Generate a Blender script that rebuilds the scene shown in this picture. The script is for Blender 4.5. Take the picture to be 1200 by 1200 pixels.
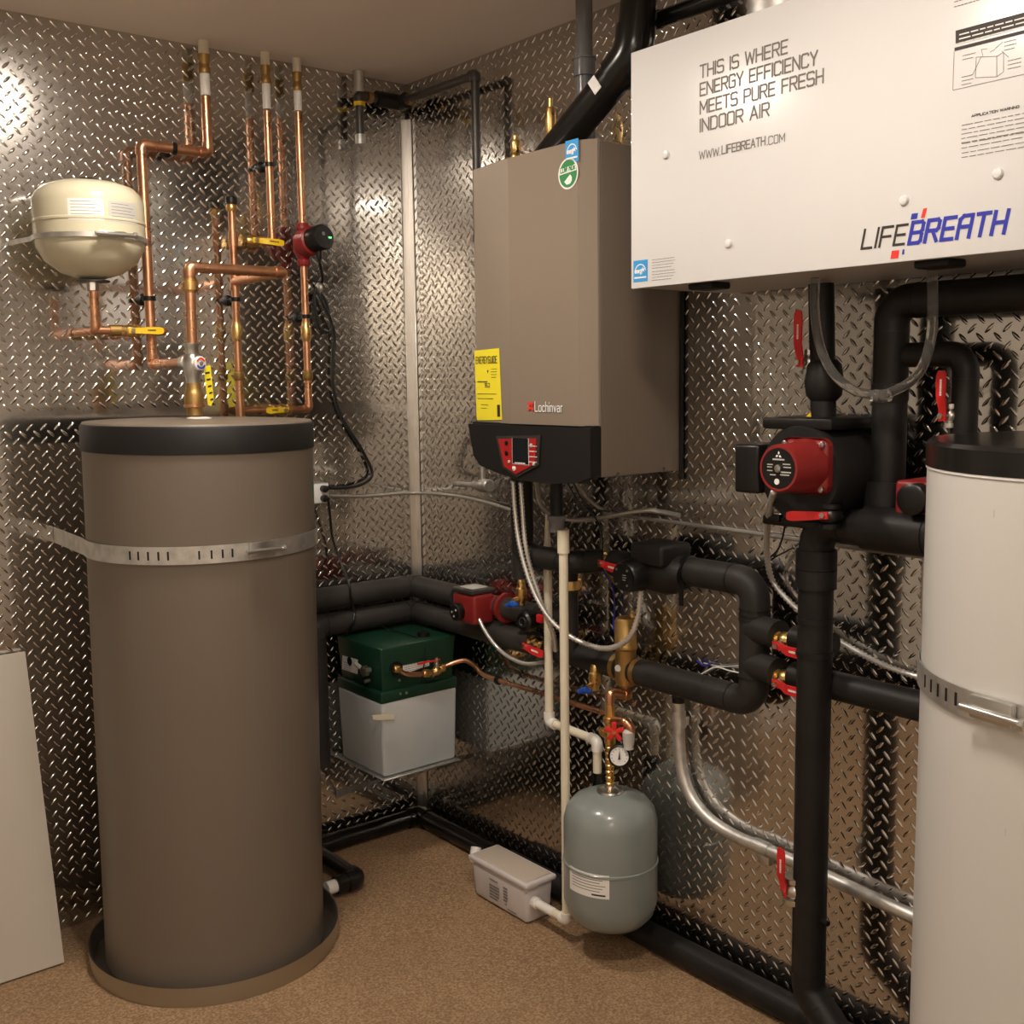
import bpy, bmesh, math, random
import numpy as np
from mathutils import Vector, Matrix

random.seed(7)
scene = bpy.context.scene
for o in list(bpy.data.objects):
    bpy.data.objects.remove(o)
COL = scene.collection

# ------------------------------------------------------------------ camera
# room: corner at the origin, left wall y = 0, right wall x = 0, interior x < 0, y < 0
FPX = 1291.64
YAW, PITCH, ROLL = math.radians(51.0827), math.radians(6.8933), math.radians(-0.80504)
CAM = Vector((-2.0551, -3.0540, 1.5003))
_f = Vector((math.cos(YAW)*math.cos(PITCH), math.sin(YAW)*math.cos(PITCH), -math.sin(PITCH)))
_r0 = _f.cross(Vector((0, 0, 1))).normalized()
_u0 = _r0.cross(_f)
_r = _r0*math.cos(ROLL) + _u0*math.sin(ROLL)
_u = -_r0*math.sin(ROLL) + _u0*math.cos(ROLL)
cam_d = bpy.data.cameras.new('camera')
cam_d.sensor_width = 36.0
cam_d.sensor_fit = 'HORIZONTAL'
cam_d.lens = FPX*36.0/1200.0
cam_d.clip_start = 0.05
cam = bpy.data.objects.new('camera', cam_d)
COL.objects.link(cam)
m = Matrix((( _r.x, _u.x, -_f.x, CAM.x), (_r.y, _u.y, -_f.y, CAM.y), (_r.z, _u.z, -_f.z, CAM.z), (0, 0, 0, 1)))
cam.matrix_world = m
scene.camera = cam

# ------------------------------------------------------------------ world, lights, exposure
H = 2.44
ROOM_X, ROOM_Y = -2.75, -4.1
w = bpy.data.worlds.new('world'); scene.world = w
w.use_nodes = True
w.node_tree.nodes['Background'].inputs[0].default_value = (0.02, 0.017, 0.014, 1)
w.node_tree.nodes['Background'].inputs[1].default_value = 0.2
LAMPS = [(-1.08, -0.86), (-1.14, -2.05), (-2.42, -3.68)]
LAMP_STRENGTH = 180.0
LAMP_COLOR = (1.0, 0.885, 0.765, 1)
scene.view_settings.view_transform = 'Standard'
scene.view_settings.look = 'None'
scene.view_settings.gamma = 1.0
scene.view_settings.use_curve_mapping = False
scene.view_settings.exposure = 0.0

# ------------------------------------------------------------------ pixel -> room measuring helpers
def ray(px, py):
    return _f + _r*((px-600)/FPX) + _u*((600-py)/FPX)
def on(px, py, axis, val):
    d = ray(px, py); t = (val-CAM[axis])/d[axis]
    return CAM + d*t
def R(px, py, d): return on(px, py, 0, -d)      # point at distance d off the right wall
def L(px, py, d): return on(px, py, 1, -d)      # point at distance d off the left wall
def F(px, py, z=0.0): return on(px, py, 2, z)   # point at height z
def yat(px, x, z):
    k = _r*FPX - _f*(px-600)
    v0 = Vector((x-CAM.x, -CAM.y, z-CAM.z))
    return -(v0.dot(k))/k.y
def xat(px, y, z):
    k = _r*FPX - _f*(px-600)
    v0 = Vector((-CAM.x, y-CAM.y, z-CAM.z))
    return -(v0.dot(k))/k.x
def zat(py, x, y):
    k = _u*FPX - _f*(600-py)
    v0 = Vector((x-CAM.x, y-CAM.y, -CAM.z))
    return -(v0.dot(k))/k.z
def proj(p):
    v = Vector(p)-CAM; z = v.dot(_f)
    return 600+FPX*v.dot(_r)/z, 600-FPX*v.dot(_u)/z
def cyl_angle(cx, cy, rad, z, px):
    base = math.atan2(CAM.y-cy, CAM.x-cx); best = None
    for i in range(-170, 171):
        a = base + math.radians(i*0.5)
        e = abs(proj((cx+rad*math.cos(a), cy+rad*math.sin(a), z))[0]-px)
        if best is None or e < best[0]: best = (e, a)
    return best[1]

# ------------------------------------------------------------------ materials
MATS = {}
def mat(name, col, rough=0.5, metal=0.0, bump=None, var=None, rvar=None, emit=None, trans=0.0, coat=0.0, ior=1.45, spec=0.5):
    m = bpy.data.materials.new(name); m.use_nodes = True
    nt = m.node_tree; b = nt.nodes['Principled BSDF']
    b.inputs['Base Color'].default_value = (*col, 1)
    b.inputs['Roughness'].default_value = rough
    b.inputs['Metallic'].default_value = metal
    b.inputs['IOR'].default_value = ior
    b.inputs['Specular IOR Level'].default_value = spec
    if trans: b.inputs['Transmission Weight'].default_value = trans
    if coat:
        b.inputs['Coat Weight'].default_value = coat
        b.inputs['Coat Roughness'].default_value = 0.12
    tc = nt.nodes.new('ShaderNodeTexCoord')
    def noise(scale, detail=3.0):
        n = nt.nodes.new('ShaderNodeTexNoise'); n.inputs['Scale'].default_value = scale
        n.inputs['Detail'].default_value = detail
        nt.links.new(tc.outputs['Object'], n.inputs['Vector']); return n
    if var:   # (scale, other colour, low, high)
        n = noise(var[0]); r = nt.nodes.new('ShaderNodeValToRGB')
        r.color_ramp.elements[0].position = var[2]; r.color_ramp.elements[1].position = var[3]
        r.color_ramp.elements[0].color = (*col, 1); r.color_ramp.elements[1].color = (*var[1], 1)
        nt.links.new(n.outputs['Fac'], r.inputs['Fac']); nt.links.new(r.outputs['Color'], b.inputs['Base Color'])
    if rvar:  # (scale, low, high)
        n = noise(rvar[0]); mr = nt.nodes.new('ShaderNodeMapRange')
        mr.inputs['From Min'].default_value = 0.3; mr.inputs['From Max'].default_value = 0.7
        mr.inputs['To Min'].default_value = rvar[1]; mr.inputs['To Max'].default_value = rvar[2]
        nt.links.new(n.outputs['Fac'], mr.inputs['Value']); nt.links.new(mr.outputs['Result'], b.inputs['Roughness'])
    if bump:  # (scale, strength, distance)
        n = noise(bump[0], 4.0); bp = nt.nodes.new('ShaderNodeBump')
        bp.inputs['Strength'].default_value = bump[1]; bp.inputs['Distance'].default_value = bump[2]
        nt.links.new(n.outputs['Fac'], bp.inputs['Height']); nt.links.new(bp.outputs['Normal'], b.inputs['Normal'])
    if emit:
        b.inputs['Emission Color'].default_value = (*emit[0], 1); b.inputs['Emission Strength'].default_value = emit[1]
    MATS[name] = m
    return m

PLATE = mat('diamond_plate_aluminium', (0.60, 0.585, 0.56), 0.2, 1.0, bump=(5.0, 0.06, 0.02), rvar=(9.0, 0.05, 0.11))
def add_haze(m, rough, fac):
    """second, broader gloss lobe: the mill finish scatters part of the light"""
    nt = m.node_tree; b = nt.nodes['Principled BSDF']; out = nt.nodes['Material Output']
    g = nt.nodes.new('ShaderNodeBsdfGlossy'); g.inputs['Roughness'].default_value = rough
    g.inputs['Color'].default_value = b.inputs['Base Color'].default_value
    mx = nt.nodes.new('ShaderNodeMixShader'); mx.inputs[0].default_value = fac
    nt.links.new(b.outputs[0], mx.inputs[1]); nt.links.new(g.outputs[0], mx.inputs[2]); nt.links.new(mx.outputs[0], out.inputs[0])
add_haze(PLATE, 0.20, 0.42)
TRIM = mat('brushed_trim', (0.74, 0.72, 0.69), 0.3, 1.0)
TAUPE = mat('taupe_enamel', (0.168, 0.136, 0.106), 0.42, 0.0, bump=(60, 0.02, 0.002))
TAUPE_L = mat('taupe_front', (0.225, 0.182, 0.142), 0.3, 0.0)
WHITE = mat('white_enamel', (0.69, 0.69, 0.69), 0.25, 0.0)
WHITE_T = mat('white_tank_jacket', (0.585, 0.575, 0.55), 0.3, 0.0)
CREAM = mat('cream_enamel', (0.60, 0.56, 0.41), 0.22, 0.0, coat=0.4)
BLUEGREY = mat('blue_grey_enamel', (0.235, 0.265, 0.255), 0.3, 0.0, coat=0.3)
FOAM = mat('black_foam', (0.0078, 0.007, 0.0066), 0.5, 0.0, bump=(90, 0.25, 0.002), var=(14, (0.015, 0.0135, 0.0128), 0.4, 0.75), spec=0.4)
FOAM_L = mat('dusty_black_foam', (0.030, 0.0268, 0.0245), 0.55, 0.0, bump=(90, 0.25, 0.002), var=(11, (0.046, 0.041, 0.037), 0.4, 0.75), spec=0.4)
FOAM_M = mat('worn_black_foam', (0.016, 0.0143, 0.0132), 0.55, 0.0, bump=(90, 0.25, 0.002), var=(11, (0.027, 0.024, 0.022), 0.4, 0.75), spec=0.4)
TAPE = mat('black_tape', (0.007, 0.0065, 0.006), 0.4)
ABS = mat('black_abs', (0.007, 0.0065, 0.006), 0.22)
BLACK = mat('black_plastic', (0.0055, 0.0052, 0.005), 0.36)
BLACKM = mat('black_matte', (0.0085, 0.008, 0.0075), 0.55, spec=0.4)
COPPER = mat('copper', (0.76, 0.41, 0.245), 0.3, 1.0, var=(22, (0.58, 0.285, 0.155), 0.35, 0.75), rvar=(20, 0.22, 0.42))
BRASS = mat('brass', (0.75, 0.50, 0.19), 0.3, 1.0, rvar=(30, 0.2, 0.42))
BRONZE = mat('cast_bronze', (0.42, 0.27, 0.10), 0.5, 1.0, bump=(120, 0.3, 0.002))
STEEL = mat('zinc_steel', (0.60, 0.60, 0.58), 0.28, 1.0)
GALV = mat('galvanised_steel', (0.70, 0.69, 0.665), 0.48, 1.0, var=(35, (0.52, 0.52, 0.50), 0.4, 0.7))
PANM = mat('drain_pan_steel', (0.48, 0.46, 0.41), 0.36, 1.0)
IRON = mat('dark_gas_pipe', (0.10, 0.095, 0.09), 0.4, 0.7)
PVC = mat('aged_white_pvc', (0.76, 0.70, 0.55), 0.38)
PVCW = mat('white_pvc_fitting', (0.80, 0.78, 0.74), 0.36)
GPVC = mat('grey_vent_pipe', (0.16, 0.16, 0.165), 0.2)
RED = mat('red_lever', (0.62, 0.022, 0.022), 0.38)
REDP = mat('red_pump_casting', (0.225, 0.018, 0.017), 0.4, bump=(150, 0.15, 0.001))
BLUE = mat('blue_lever', (0.02, 0.10, 0.50), 0.4)
YELLOW = mat('yellow_lever', (0.78, 0.52, 0.015), 0.42)
YELLOW_TAG = mat('yellow_paper', (0.86, 0.74, 0.03), 0.6)
GREEN = mat('dark_green_plastic', (0.007, 0.040, 0.021), 0.36, bump=(70, 0.1, 0.002))
GREEN_S = mat('green_print', (0.03, 0.22, 0.07), 0.5)
FROST = mat('frosted_polyethylene', (0.53, 0.55, 0.545), 0.42, var=(3.5, (0.42, 0.47, 0.50), 0.4, 0.7))
LILAC = mat('pale_plastic', (0.60, 0.555, 0.55), 0.42)
LILAC2 = mat('pale_clear_lid', (0.56, 0.48, 0.40), 0.18, coat=0.5)
PAPER = mat('white_label', (0.80, 0.79, 0.77), 0.45)
PAPER2 = mat('grey_label', (0.50, 0.49, 0.46), 0.4)
INK = mat('dark_print', (0.035, 0.028, 0.025), 0.55)
INKG = mat('grey_print', (0.17, 0.155, 0.14), 0.55)
INKB = mat('blue_print', (0.025, 0.035, 0.36), 0.5)
INKR = mat('red_print', (0.72, 0.035, 0.025), 0.5)
ESBLUE = mat('sky_blue_print', (0.035, 0.30, 0.66), 0.45)
CABLE = mat('grey_cable', (0.36, 0.34, 0.31), 0.4, 0.6)
FLEX = mat('armoured_cable', (0.74, 0.72, 0.68), 0.3, 0.65)
CORD = mat('black_cord', (0.008, 0.0075, 0.007), 0.4)
CLEAR = mat('clear_vinyl', (0.86, 0.85, 0.83), 0.06, 0.0, trans=0.95, ior=1.16)
CEIL = mat('ceiling_paint', (0.74, 0.655, 0.585), 0.8, bump=(220, 0.15, 0.001))
DRY = mat('drywall_paint', (0.38, 0.35, 0.31), 0.85, bump=(150, 0.1, 0.001))
DRYW = mat('white_wall_paint', (0.84, 0.80, 0.73), 0.8, bump=(150, 0.1, 0.001))
CASEM = mat('case_shade_grey', (0.42, 0.40, 0.37), 0.45)  # white ventilator body, greyed so the colour carries the shade of its underside
BOARD = mat('pale_board', (0.50, 0.46, 0.40), 0.5)
LENS = mat('lamp_lens', (0.9, 0.9, 0.85), 0.5, emit=(LAMP_COLOR[:3], LAMP_STRENGTH))
LED = mat('green_led', (0.1, 0.8, 0.2), 0.4, emit=((0.1, 1.0, 0.2), 3.0))
PANEL_RED = mat('panel_red', (0.36, 0.02, 0.02), 0.3)
PANEL_DARK = mat('panel_surround_grey', (0.035, 0.032, 0.03), 0.4)
SCREEN = mat('dark_screen', (0.012, 0.014, 0.016), 0.15)

def floor_material():
    m = bpy.data.materials.new('speckled_tan_floor'); m.use_nodes = True
    nt = m.node_tree; b = nt.nodes['Principled BSDF']
    tc = nt.nodes.new('ShaderNodeTexCoord')
    n1 = nt.nodes.new('ShaderNodeTexNoise'); n1.inputs['Scale'].default_value = 170; n1.inputs['Detail'].default_value = 5
    n2 = nt.nodes.new('ShaderNodeTexNoise'); n2.inputs['Scale'].default_value = 4.0
    v = nt.nodes.new('ShaderNodeTexVoronoi'); v.inputs['Scale'].default_value = 120
    for n in (n1, n2, v): nt.links.new(tc.outputs['Object'], n.inputs['Vector'])
    r = nt.nodes.new('ShaderNodeValToRGB')
    e = r.color_ramp.elements
    e[0].position = 0.3; e[0].color = (0.185, 0.108, 0.054, 1)
    e[1].position = 0.72; e[1].color = (0.49, 0.325, 0.19, 1)
    k = e.new(0.5); k.color = (0.31, 0.195, 0.105, 1)
    nt.links.new(n1.outputs['Fac'], r.inputs['Fac'])
    mx = nt.nodes.new('ShaderNodeMixRGB'); mx.blend_type = 'MULTIPLY'; mx.inputs[0].default_value = 0.35
    r2 = nt.nodes.new('ShaderNodeValToRGB'); r2.color_ramp.elements[0].position = 0.35; r2.color_ramp.elements[1].position = 0.65
    r2.color_ramp.elements[0].color = (0.7, 0.68, 0.66, 1); r2.color_ramp.elements[1].color = (1, 1, 1, 1)
    nt.links.new(n2.outputs['Fac'], r2.inputs['Fac'])
    nt.links.new(r.outputs['Color'], mx.inputs[1]); nt.links.new(r2.outputs['Color'], mx.inputs[2])
    nt.links.new(mx.outputs['Color'], b.inputs['Base Color'])
    b.inputs['Roughness'].default_value = 0.62
    bp = nt.nodes.new('ShaderNodeBump'); bp.inputs['Strength'].default_value = 0.35; bp.inputs['Distance'].default_value = 0.002
    nt.links.new(n1.outputs['Fac'], bp.inputs['Height']); nt.links.new(bp.outputs['Normal'], b.inputs['Normal'])
    return m
FLOOR = floor_material()

# ------------------------------------------------------------------ mesh builder
X, Y, Z = Vector((1, 0, 0)), Vector((0, 1, 0)), Vector((0, 0, 1))
ORG = {}
def V(p): return Vector(p)
def frame(axis):
    a = V(axis).normalized()
    h = Z if abs(a.z) < 0.9 else X
    b = a.cross(h).normalized()
    return a, b, b.cross(a)
def rounded(pts, rad, n=6):
    pts = [V(p) for p in pts]; out = [pts[0]]
    for i in range(1, len(pts)-1):
        a, b, c = pts[i-1], pts[i], pts[i+1]
        d1, d2 = (a-b), (c-b); l1, l2 = d1.length, d2.length
        d1.normalize(); d2.normalize()
        ang = d1.angle(d2)
        if ang > 3.1 or rad <= 0: out.append(b); continue
        t = min(rad/math.tan(ang/2), 0.48*l1, 0.48*l2)
        rr = t*math.tan(ang/2)
        bis = (d1+d2).normalized(); cen = b + bis*(rr/math.sin(ang/2))
        s, e = b+d1*t-cen, b+d2*t-cen
        for k in range(n+1):
            q = (s.normalized().slerp(e.normalized(), k/n))*rr if s.angle(e) > 1e-4 else s
            out.append(cen+q)
    out.append(pts[-1])
    return out
def smooth_path(pts, n=8):
    pts = [V(p) for p in pts]
    if len(pts) < 3: return pts
    P = [pts[0]*2-pts[1]] + pts + [pts[-1]*2-pts[-2]]
    out = []
    for i in range(1, len(P)-2):
        p0, p1, p2, p3 = P[i-1], P[i], P[i+1], P[i+2]
        for k in range(n):
            t = k/n
            out.append(0.5*((2*p1)+(p2-p0)*t+(2*p0-5*p1+4*p2-p3)*t*t+(3*p1-p0-3*p2+p3)*t*t*t))
    out.append(pts[-1])
    return out

class MB:
    def __init__(self): self.v = []; self.f = []
    def add(self, vs, fs):
        o = len(self.v); self.v += [V(p) for p in vs]; self.f += [tuple(i+o for i in f) for f in fs]; return self
    def tube(self, pts, r, seg=16, caps=True, radii=None):
        pts = [V(p) for p in pts]
        q = [pts[0]]
        for p in pts[1:]:
            if (p-q[-1]).length > 1e-6: q.append(p)
        pts = q; n = len(pts)
        if n < 2: return self
        t0 = (pts[1]-pts[0]).normalized(); _, b, c = frame(t0)
        vs = []; prev = t0
        for i, p in enumerate(pts):
            if i == 0: t = t0
            elif i == n-1: t = (pts[i]-pts[i-1]).normalized()
            else: t = ((pts[i]-pts[i-1]).normalized()+(pts[i+1]-pts[i]).normalized()).normalized()
            rot = prev.rotation_difference(t); b = rot @ b; c = rot @ c; prev = t
            rr = radii[i] if radii else r
            for k in range(seg):
                a = 2*math.pi*k/seg; vs.append(p+(b*math.cos(a)+c*math.sin(a))*rr)
        fs = [(i*seg+k, i*seg+(k+1) % seg, (i+1)*seg+(k+1) % seg, (i+1)*seg+k) for i in range(n-1) for k in range(seg)]
        if caps: fs += [tuple(range(seg))[::-1], tuple((n-1)*seg+k for k in range(seg))]
        return self.add(vs, fs)
    def cyl(self, a, b, r, seg=20, r2=None):
        return self.tube([a, b], r, seg, True, [r, r if r2 is None else r2])
    def lathe(self, prof, cen, axis=(0, 0, 1), seg=32, caps=True):
        a, b, c = frame(axis); cen = V(cen); vs = []; fs = []; n = len(prof)
        for (r, h) in prof:
            for k in range(seg):
                t = 2*math.pi*k/seg; vs.append(cen+a*h+(b*math.cos(t)+c*math.sin(t))*r)
        for i in range(n-1):
            for k in range(seg):
                fs.append((i*seg+k, i*seg+(k+1) % seg, (i+1)*seg+(k+1) % seg, (i+1)*seg+k))
        if caps and prof[0][0] > 1e-6: fs.append(tuple(range(seg))[::-1])
        if caps and prof[-1][0] > 1e-6: fs.append(tuple((n-1)*seg+k for k in range(seg)))
        return self.add(vs, fs)
    def box(self, lo, hi, bev=0.0, seg=2, axes=None, cen=None):
        lo, hi = V(lo), V(hi); c = (lo+hi)/2; h = (hi-lo)/2
        bm = bmesh.new(); bmesh.ops.create_cube(bm, size=2.0)
        for v in bm.verts: v.co = Vector((v.co.x*h.x, v.co.y*h.y, v.co.z*h.z))
        if bev > 0: bmesh.ops.bevel(bm, geom=list(bm.edges), offset=bev, segments=seg, affect='EDGES', profile=0.5)
        bm.verts.index_update()
        vs = []
        for v in bm.verts:
            p = v.co
            if axes: vs.append(V(cen)+V(axes[0])*p.x+V(axes[1])*p.y+V(axes[2])*p.z)
            else: vs.append(c+p)
        fs = [tuple(v.index for v in f.verts) for f in bm.faces]
        bm.free()
        return self.add(vs, fs)
    def obox(self, cen, ax, half, bev=0.0, seg=2):
        h = V(half); return self.box(-h, h, bev, seg, axes=[V(a).normalized() for a in ax], cen=cen)
    def prism(self, poly, d):          # polygon of points, extruded by vector d
        n = len(poly); d = V(d)
        vs = [V(p) for p in poly]+[V(p)+d for p in poly]
        fs = [tuple(range(n))[::-1], tuple(range(n, 2*n))]+[(i, (i+1) % n, n+(i+1) % n, n+i) for i in range(n)]
        return self.add(vs, fs)
    def arcpatch(self, cx, cy, rad, a0, a1, z0, z1, n=12, thick=0.0006):
        vs = []; fs = []
        for i in range(n+1):
            a = a0+(a1-a0)*i/n
            for rr in (rad, rad+thick):
                for z in (z0, z1): vs.append((cx+rr*math.cos(a), cy+rr*math.sin(a), z))
        for i in range(n):
            o = i*4; p = o+4
            fs += [(o+2, p+2, p+3, o+3), (o, o+1, p+1, p), (o+1, o+3, p+3, p+1), (o, p, p+2, o+2)]
        fs += [(0, 2, 3, 1), (n*4, n*4+1, n*4+3, n*4+2)]
        return self.add(vs, fs)
    def ribbon(self, path, wdt, th, up=Z):
        path = [V(p) for p in path]; n = len(path); vs = []; fs = []
        for i in range(n):
            t = (path[min(i+1, n-1)]-path[max(i-1, 0)]).normalized(); nn = t.cross(up).normalized()
            for s in (-1, 1):
                for z in (-1, 1): vs.append(path[i]+nn*(th/2*s)+up*(wdt/2*z))
        for i in range(n-1):
            o = i*4; p = o+4
            fs += [(o, o+1, p+1, p), (o+2, p+2, p+3, o+3), (o+1, o+3, p+3, p+1), (o, p, p+2, o+2)]
        fs += [(0, 2, 3, 1), (n*4-4, n*4-3, n*4-1, n*4-2)]
        return self.add(vs, fs)
    def build(self, name, material, parent=None, label=None, cat=None, group=None, kind=None, smooth=True, angle=38):
        me = bpy.data.meshes.new(name)
        if parent is not None: org = ORG[parent.name]
        else:
            xs = [p.x for p in self.v]; ys = [p.y for p in self.v]; zs = [p.z for p in self.v]
            org = Vector(((min(xs)+max(xs))/2, (min(ys)+max(ys))/2, min(zs)))
        me.from_pydata([p-org for p in self.v], [], self.f); me.update()
        bm = bmesh.new(); bm.from_mesh(me); bmesh.ops.recalc_face_normals(bm, faces=bm.faces); bm.to_mesh(me); bm.free()
        if smooth:
            me.polygons.foreach_set('use_smooth', [True]*len(me.polygons))
            me.set_sharp_from_angle(angle=math.radians(angle))
        me.materials.append(material)
        o = bpy.data.objects.new(name, me); COL.objects.link(o)
        ORG[o.name] = org
        if parent is not None: o.parent = parent
        else: o.location = org
        tag(o, label, cat, group, kind)
        return o
def tag(o, label=None, cat=None, group=None, kind=None):
    if label: o['label'] = label
    if cat: o['category'] = cat
    if group: o['group'] = group
    if kind: o['kind'] = kind
    return o
def thing(name, label, cat, loc, group=None):
    o = bpy.data.objects.new(name, None); COL.objects.link(o)
    o.location = V(loc); o.empty_display_size = 0.05; ORG[o.name] = V(loc)
    return tag(o, label, cat, group)

# ------------------------------------------------------------------ stroke lettering
G = {
 'T': (6, [[(0, 10), (6, 10)], [(3, 10), (3, 0)]]), 'H': (6, [[(0, 0), (0, 10)], [(6, 0), (6, 10)], [(0, 5), (6, 5)]]),
 'I': (0.1, [[(0, 0), (0, 10)]]), 'S': (6, [[(6, 9), (5, 10), (1, 10), (0, 9), (0, 6), (1, 5), (5, 5), (6, 4), (6, 1), (5, 0), (1, 0), (0, 1)]]),
 'W': (8.5, [[(0, 10), (1.8, 0), (4.25, 8.5), (6.7, 0), (8.5, 10)]]), 'E': (5.5, [[(5.5, 10), (0, 10), (0, 0), (5.5, 0)], [(0, 5), (5, 5)]]),
 'R': (6, [[(0, 0), (0, 10), (5, 10), (6, 9), (6, 6), (5, 5), (0, 5)], [(3, 5), (6, 0)]]), 'N': (6.3, [[(0, 0), (0, 10), (6.3, 0), (6.3, 10)]]),
 'G': (6, [[(6, 8.5), (6, 9), (5, 10), (1, 10), (0, 9), (0, 1), (1, 0), (5, 0), (6, 1), (6, 5), (3.3, 5)]]),
 'Y': (6, [[(0, 10), (3, 4.5), (6, 10)], [(3, 4.5), (3, 0)]]), 'F': (5.5, [[(5.5, 10), (0, 10), (0, 0)], [(0, 5), (5, 5)]]),
 'C': (6, [[(6, 8.5), (6, 9), (5, 10), (1, 10), (0, 9), (0, 1), (1, 0), (5, 0), (6, 1), (6, 1.5)]]), 'M': (7.5, [[(0, 0), (0, 10), (3.75, 3), (7.5, 10), (7.5, 0)]]),
 'P': (6, [[(0, 0), (0, 10), (5, 10), (6, 9), (6, 5.5), (5, 4.5), (0, 4.5)]]), 'U': (6, [[(0, 10), (0, 1), (1, 0), (5, 0), (6, 1), (6, 10)]]),
 'D': (6, [[(0, 0), (0, 10), (4.5, 10), (6, 8.5), (6, 1.5), (4.5, 0), (0, 0)]]), 'O': (6, [[(1, 0), (0, 1), (0, 9), (1, 10), (5, 10), (6, 9), (6, 1), (5, 0), (1, 0)]]),
 'A': (6.4, [[(0, 0), (3.2, 10), (6.4, 0)], [(1.1, 3.2), (5.3, 3.2)]]), 'B': (6, [[(0, 0), (0, 10), (5, 10), (6, 9), (6, 6), (5, 5), (0, 5)], [(5, 5), (6, 4), (6, 1), (5, 0), (0, 0)]]),
 'L': (5.5, [[(0, 10), (0, 0), (5.5, 0)]]), 'V': (6.5, [[(0, 10), (3.25, 0), (6.5, 10)]]), 'X': (6, [[(0, 0), (6, 10)], [(0, 10), (6, 0)]]),
 '.': (0.2, [[(0, 0), (0, 0.3)]]), '@': (6, [[(0, 0), (0, 8.5), (1.5, 10), (6, 10), (6, 0)], [(0, 5), (6, 5)]]), 'a': (4.5, [[(0.3, 5.4), (1, 6), (3.5, 6), (4.5, 5), (4.5, 0)], [(4.5, 3.5), (1, 3.5), (0, 2.7), (0, 0.8), (0.8, 0), (3.6, 0), (4.5, 1)]]),
 'o': (5, [[(0, 1), (0, 5), (1, 6), (4, 6), (5, 5), (5, 1), (4, 0), (1, 0), (0, 1)]]), 'c': (4.5, [[(4.5, 5), (4, 6), (1, 6), (0, 5), (0, 1), (1, 0), (4, 0), (4.5, 1)]]),
 'h': (4.5, [[(0, 0), (0, 10)], [(0, 5), (1, 6), (3.5, 6), (4.5, 5), (4.5, 0)]]), 'i': (0.1, [[(0, 0), (0, 6)], [(0, 8.6), (0, 9.2)]]),
 'n': (4.5, [[(0, 0), (0, 6)], [(0, 5), (1, 6), (3.5, 6), (4.5, 5), (4.5, 0)]]), 'v': (4.6, [[(0, 6), (2.3, 0), (4.6, 6)]]),
 'e': (4.6, [[(4.6, 1), (3.8, 0), (1, 0), (0, 1), (0, 5), (1, 6), (3.6, 6), (4.6, 5), (4.6, 3), (0, 3)]]), 'x': (4.6, [[(0, 0), (4.6, 6)], [(0, 6), (4.6, 0)]]),
 'r': (3, [[(0, 0), (0, 6)], [(0, 4.5), (1.2, 6), (3, 6)]]), 'g': (4.6, [[(4.6, 0.8), (3.8, 0), (1, 0), (0, 1), (0, 5), (1, 6), (4.6, 6), (4.6, -2), (3.6, -3), (0.5, -3)]]),
 'y': (4.6, [[(0, 6), (2.3, 0.4)], [(4.6, 6), (1.4, -3)]]), '&': (6, [[(6, 0), (1, 7), (1, 9), (2, 10), (4, 9), (4, 7), (0, 3), (0, 1), (1, 0), (4, 0), (6, 4)]]),
 ' ': (3.0, []), '-': (4, [[(0.5, 5), (3.5, 5)]]), '1': (3, [[(0, 8), (2, 10), (2, 0)]]), '2': (5.5, [[(0, 9), (1, 10), (4.5, 10), (5.5, 9), (5.5, 6), (0, 0), (5.5, 0)]]),
 '7': (5.5, [[(0, 10), (5.5, 10), (2, 0)]]), '5': (5.5, [[(5.5, 10), (0, 10), (0, 5.5), (4.5, 5.5), (5.5, 4.5), (5.5, 1), (4.5, 0), (0, 0)]]), '9': (5.5, [[(0, 0), (5.5, 0), (5.5, 10), (0, 10), (0, 5), (5.5, 5)]]),
}
def strokes(s, org, U, W, height, width=None, th=0.12, slant=0.0, gap=2.0, mb=None):
    """flat lettering: org = left end of the baseline, U = reading direction, W = up, th = stroke / height"""
    mb = mb or MB(); U = V(U); W = V(W); org = V(org)
    tot = sum(G[ch][0]+gap for ch in s)-gap
    ky = height/10.0; kx = (width/tot) if width else ky
    t = th*height/2; x = 0.0; nn = U.cross(W).normalized(); cnt = 0
    for ch in s:
        wd, st = G[ch]
        for pl in st:
            P = [((x+px_)*kx+slant*py_*ky, py_*ky) for px_, py_ in pl]
            for (ax, ay), (bx, by) in zip(P[:-1], P[1:]):
                dx, dy = bx-ax, by-ay; l = math.hypot(dx, dy) or 1e-9; dx /= l; dy /= l
                ex = t*0.9
                q = [(ax-dx*ex-dy*t, ay-dy*ex+dx*t), (ax-dx*ex+dy*t, ay-dy*ex-dx*t), (bx+dx*ex+dy*t, by+dy*ex-dx*t), (bx+dx*ex-dy*t, by+dy*ex+dx*t)]
                cnt = (cnt+1) % 6; lift = nn*(0.00004*cnt)
                mb.add([org+U*a+W*b+lift for a, b in q], [(0, 1, 2, 3)])
        x += wd+gap
    return mb
def textlines(org, U, W, width, n, pitch, th, mb=None, ragged=0.25):
    """rows of fine print too small to read: short dashes"""
    mb = mb or MB(); rnd = random.Random(n*31+int(width*9999))
    U = V(U); W = V(W)
    for i in range(n):
        x = 0.0; end = width*(1-ragged*rnd.random()) if i == n-1 else width*(1-0.08*rnd.random())
        while x < end:
            l = min(width*(0.04+0.09*rnd.random()), end-x)
            o = V(org)+U*x-W*(i*pitch)
            mb.add([o, o+U*l, o+U*l+W*th, o+W*th], [(0, 1, 2, 3)])
            x += l+width*0.018
    return mb

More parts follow.
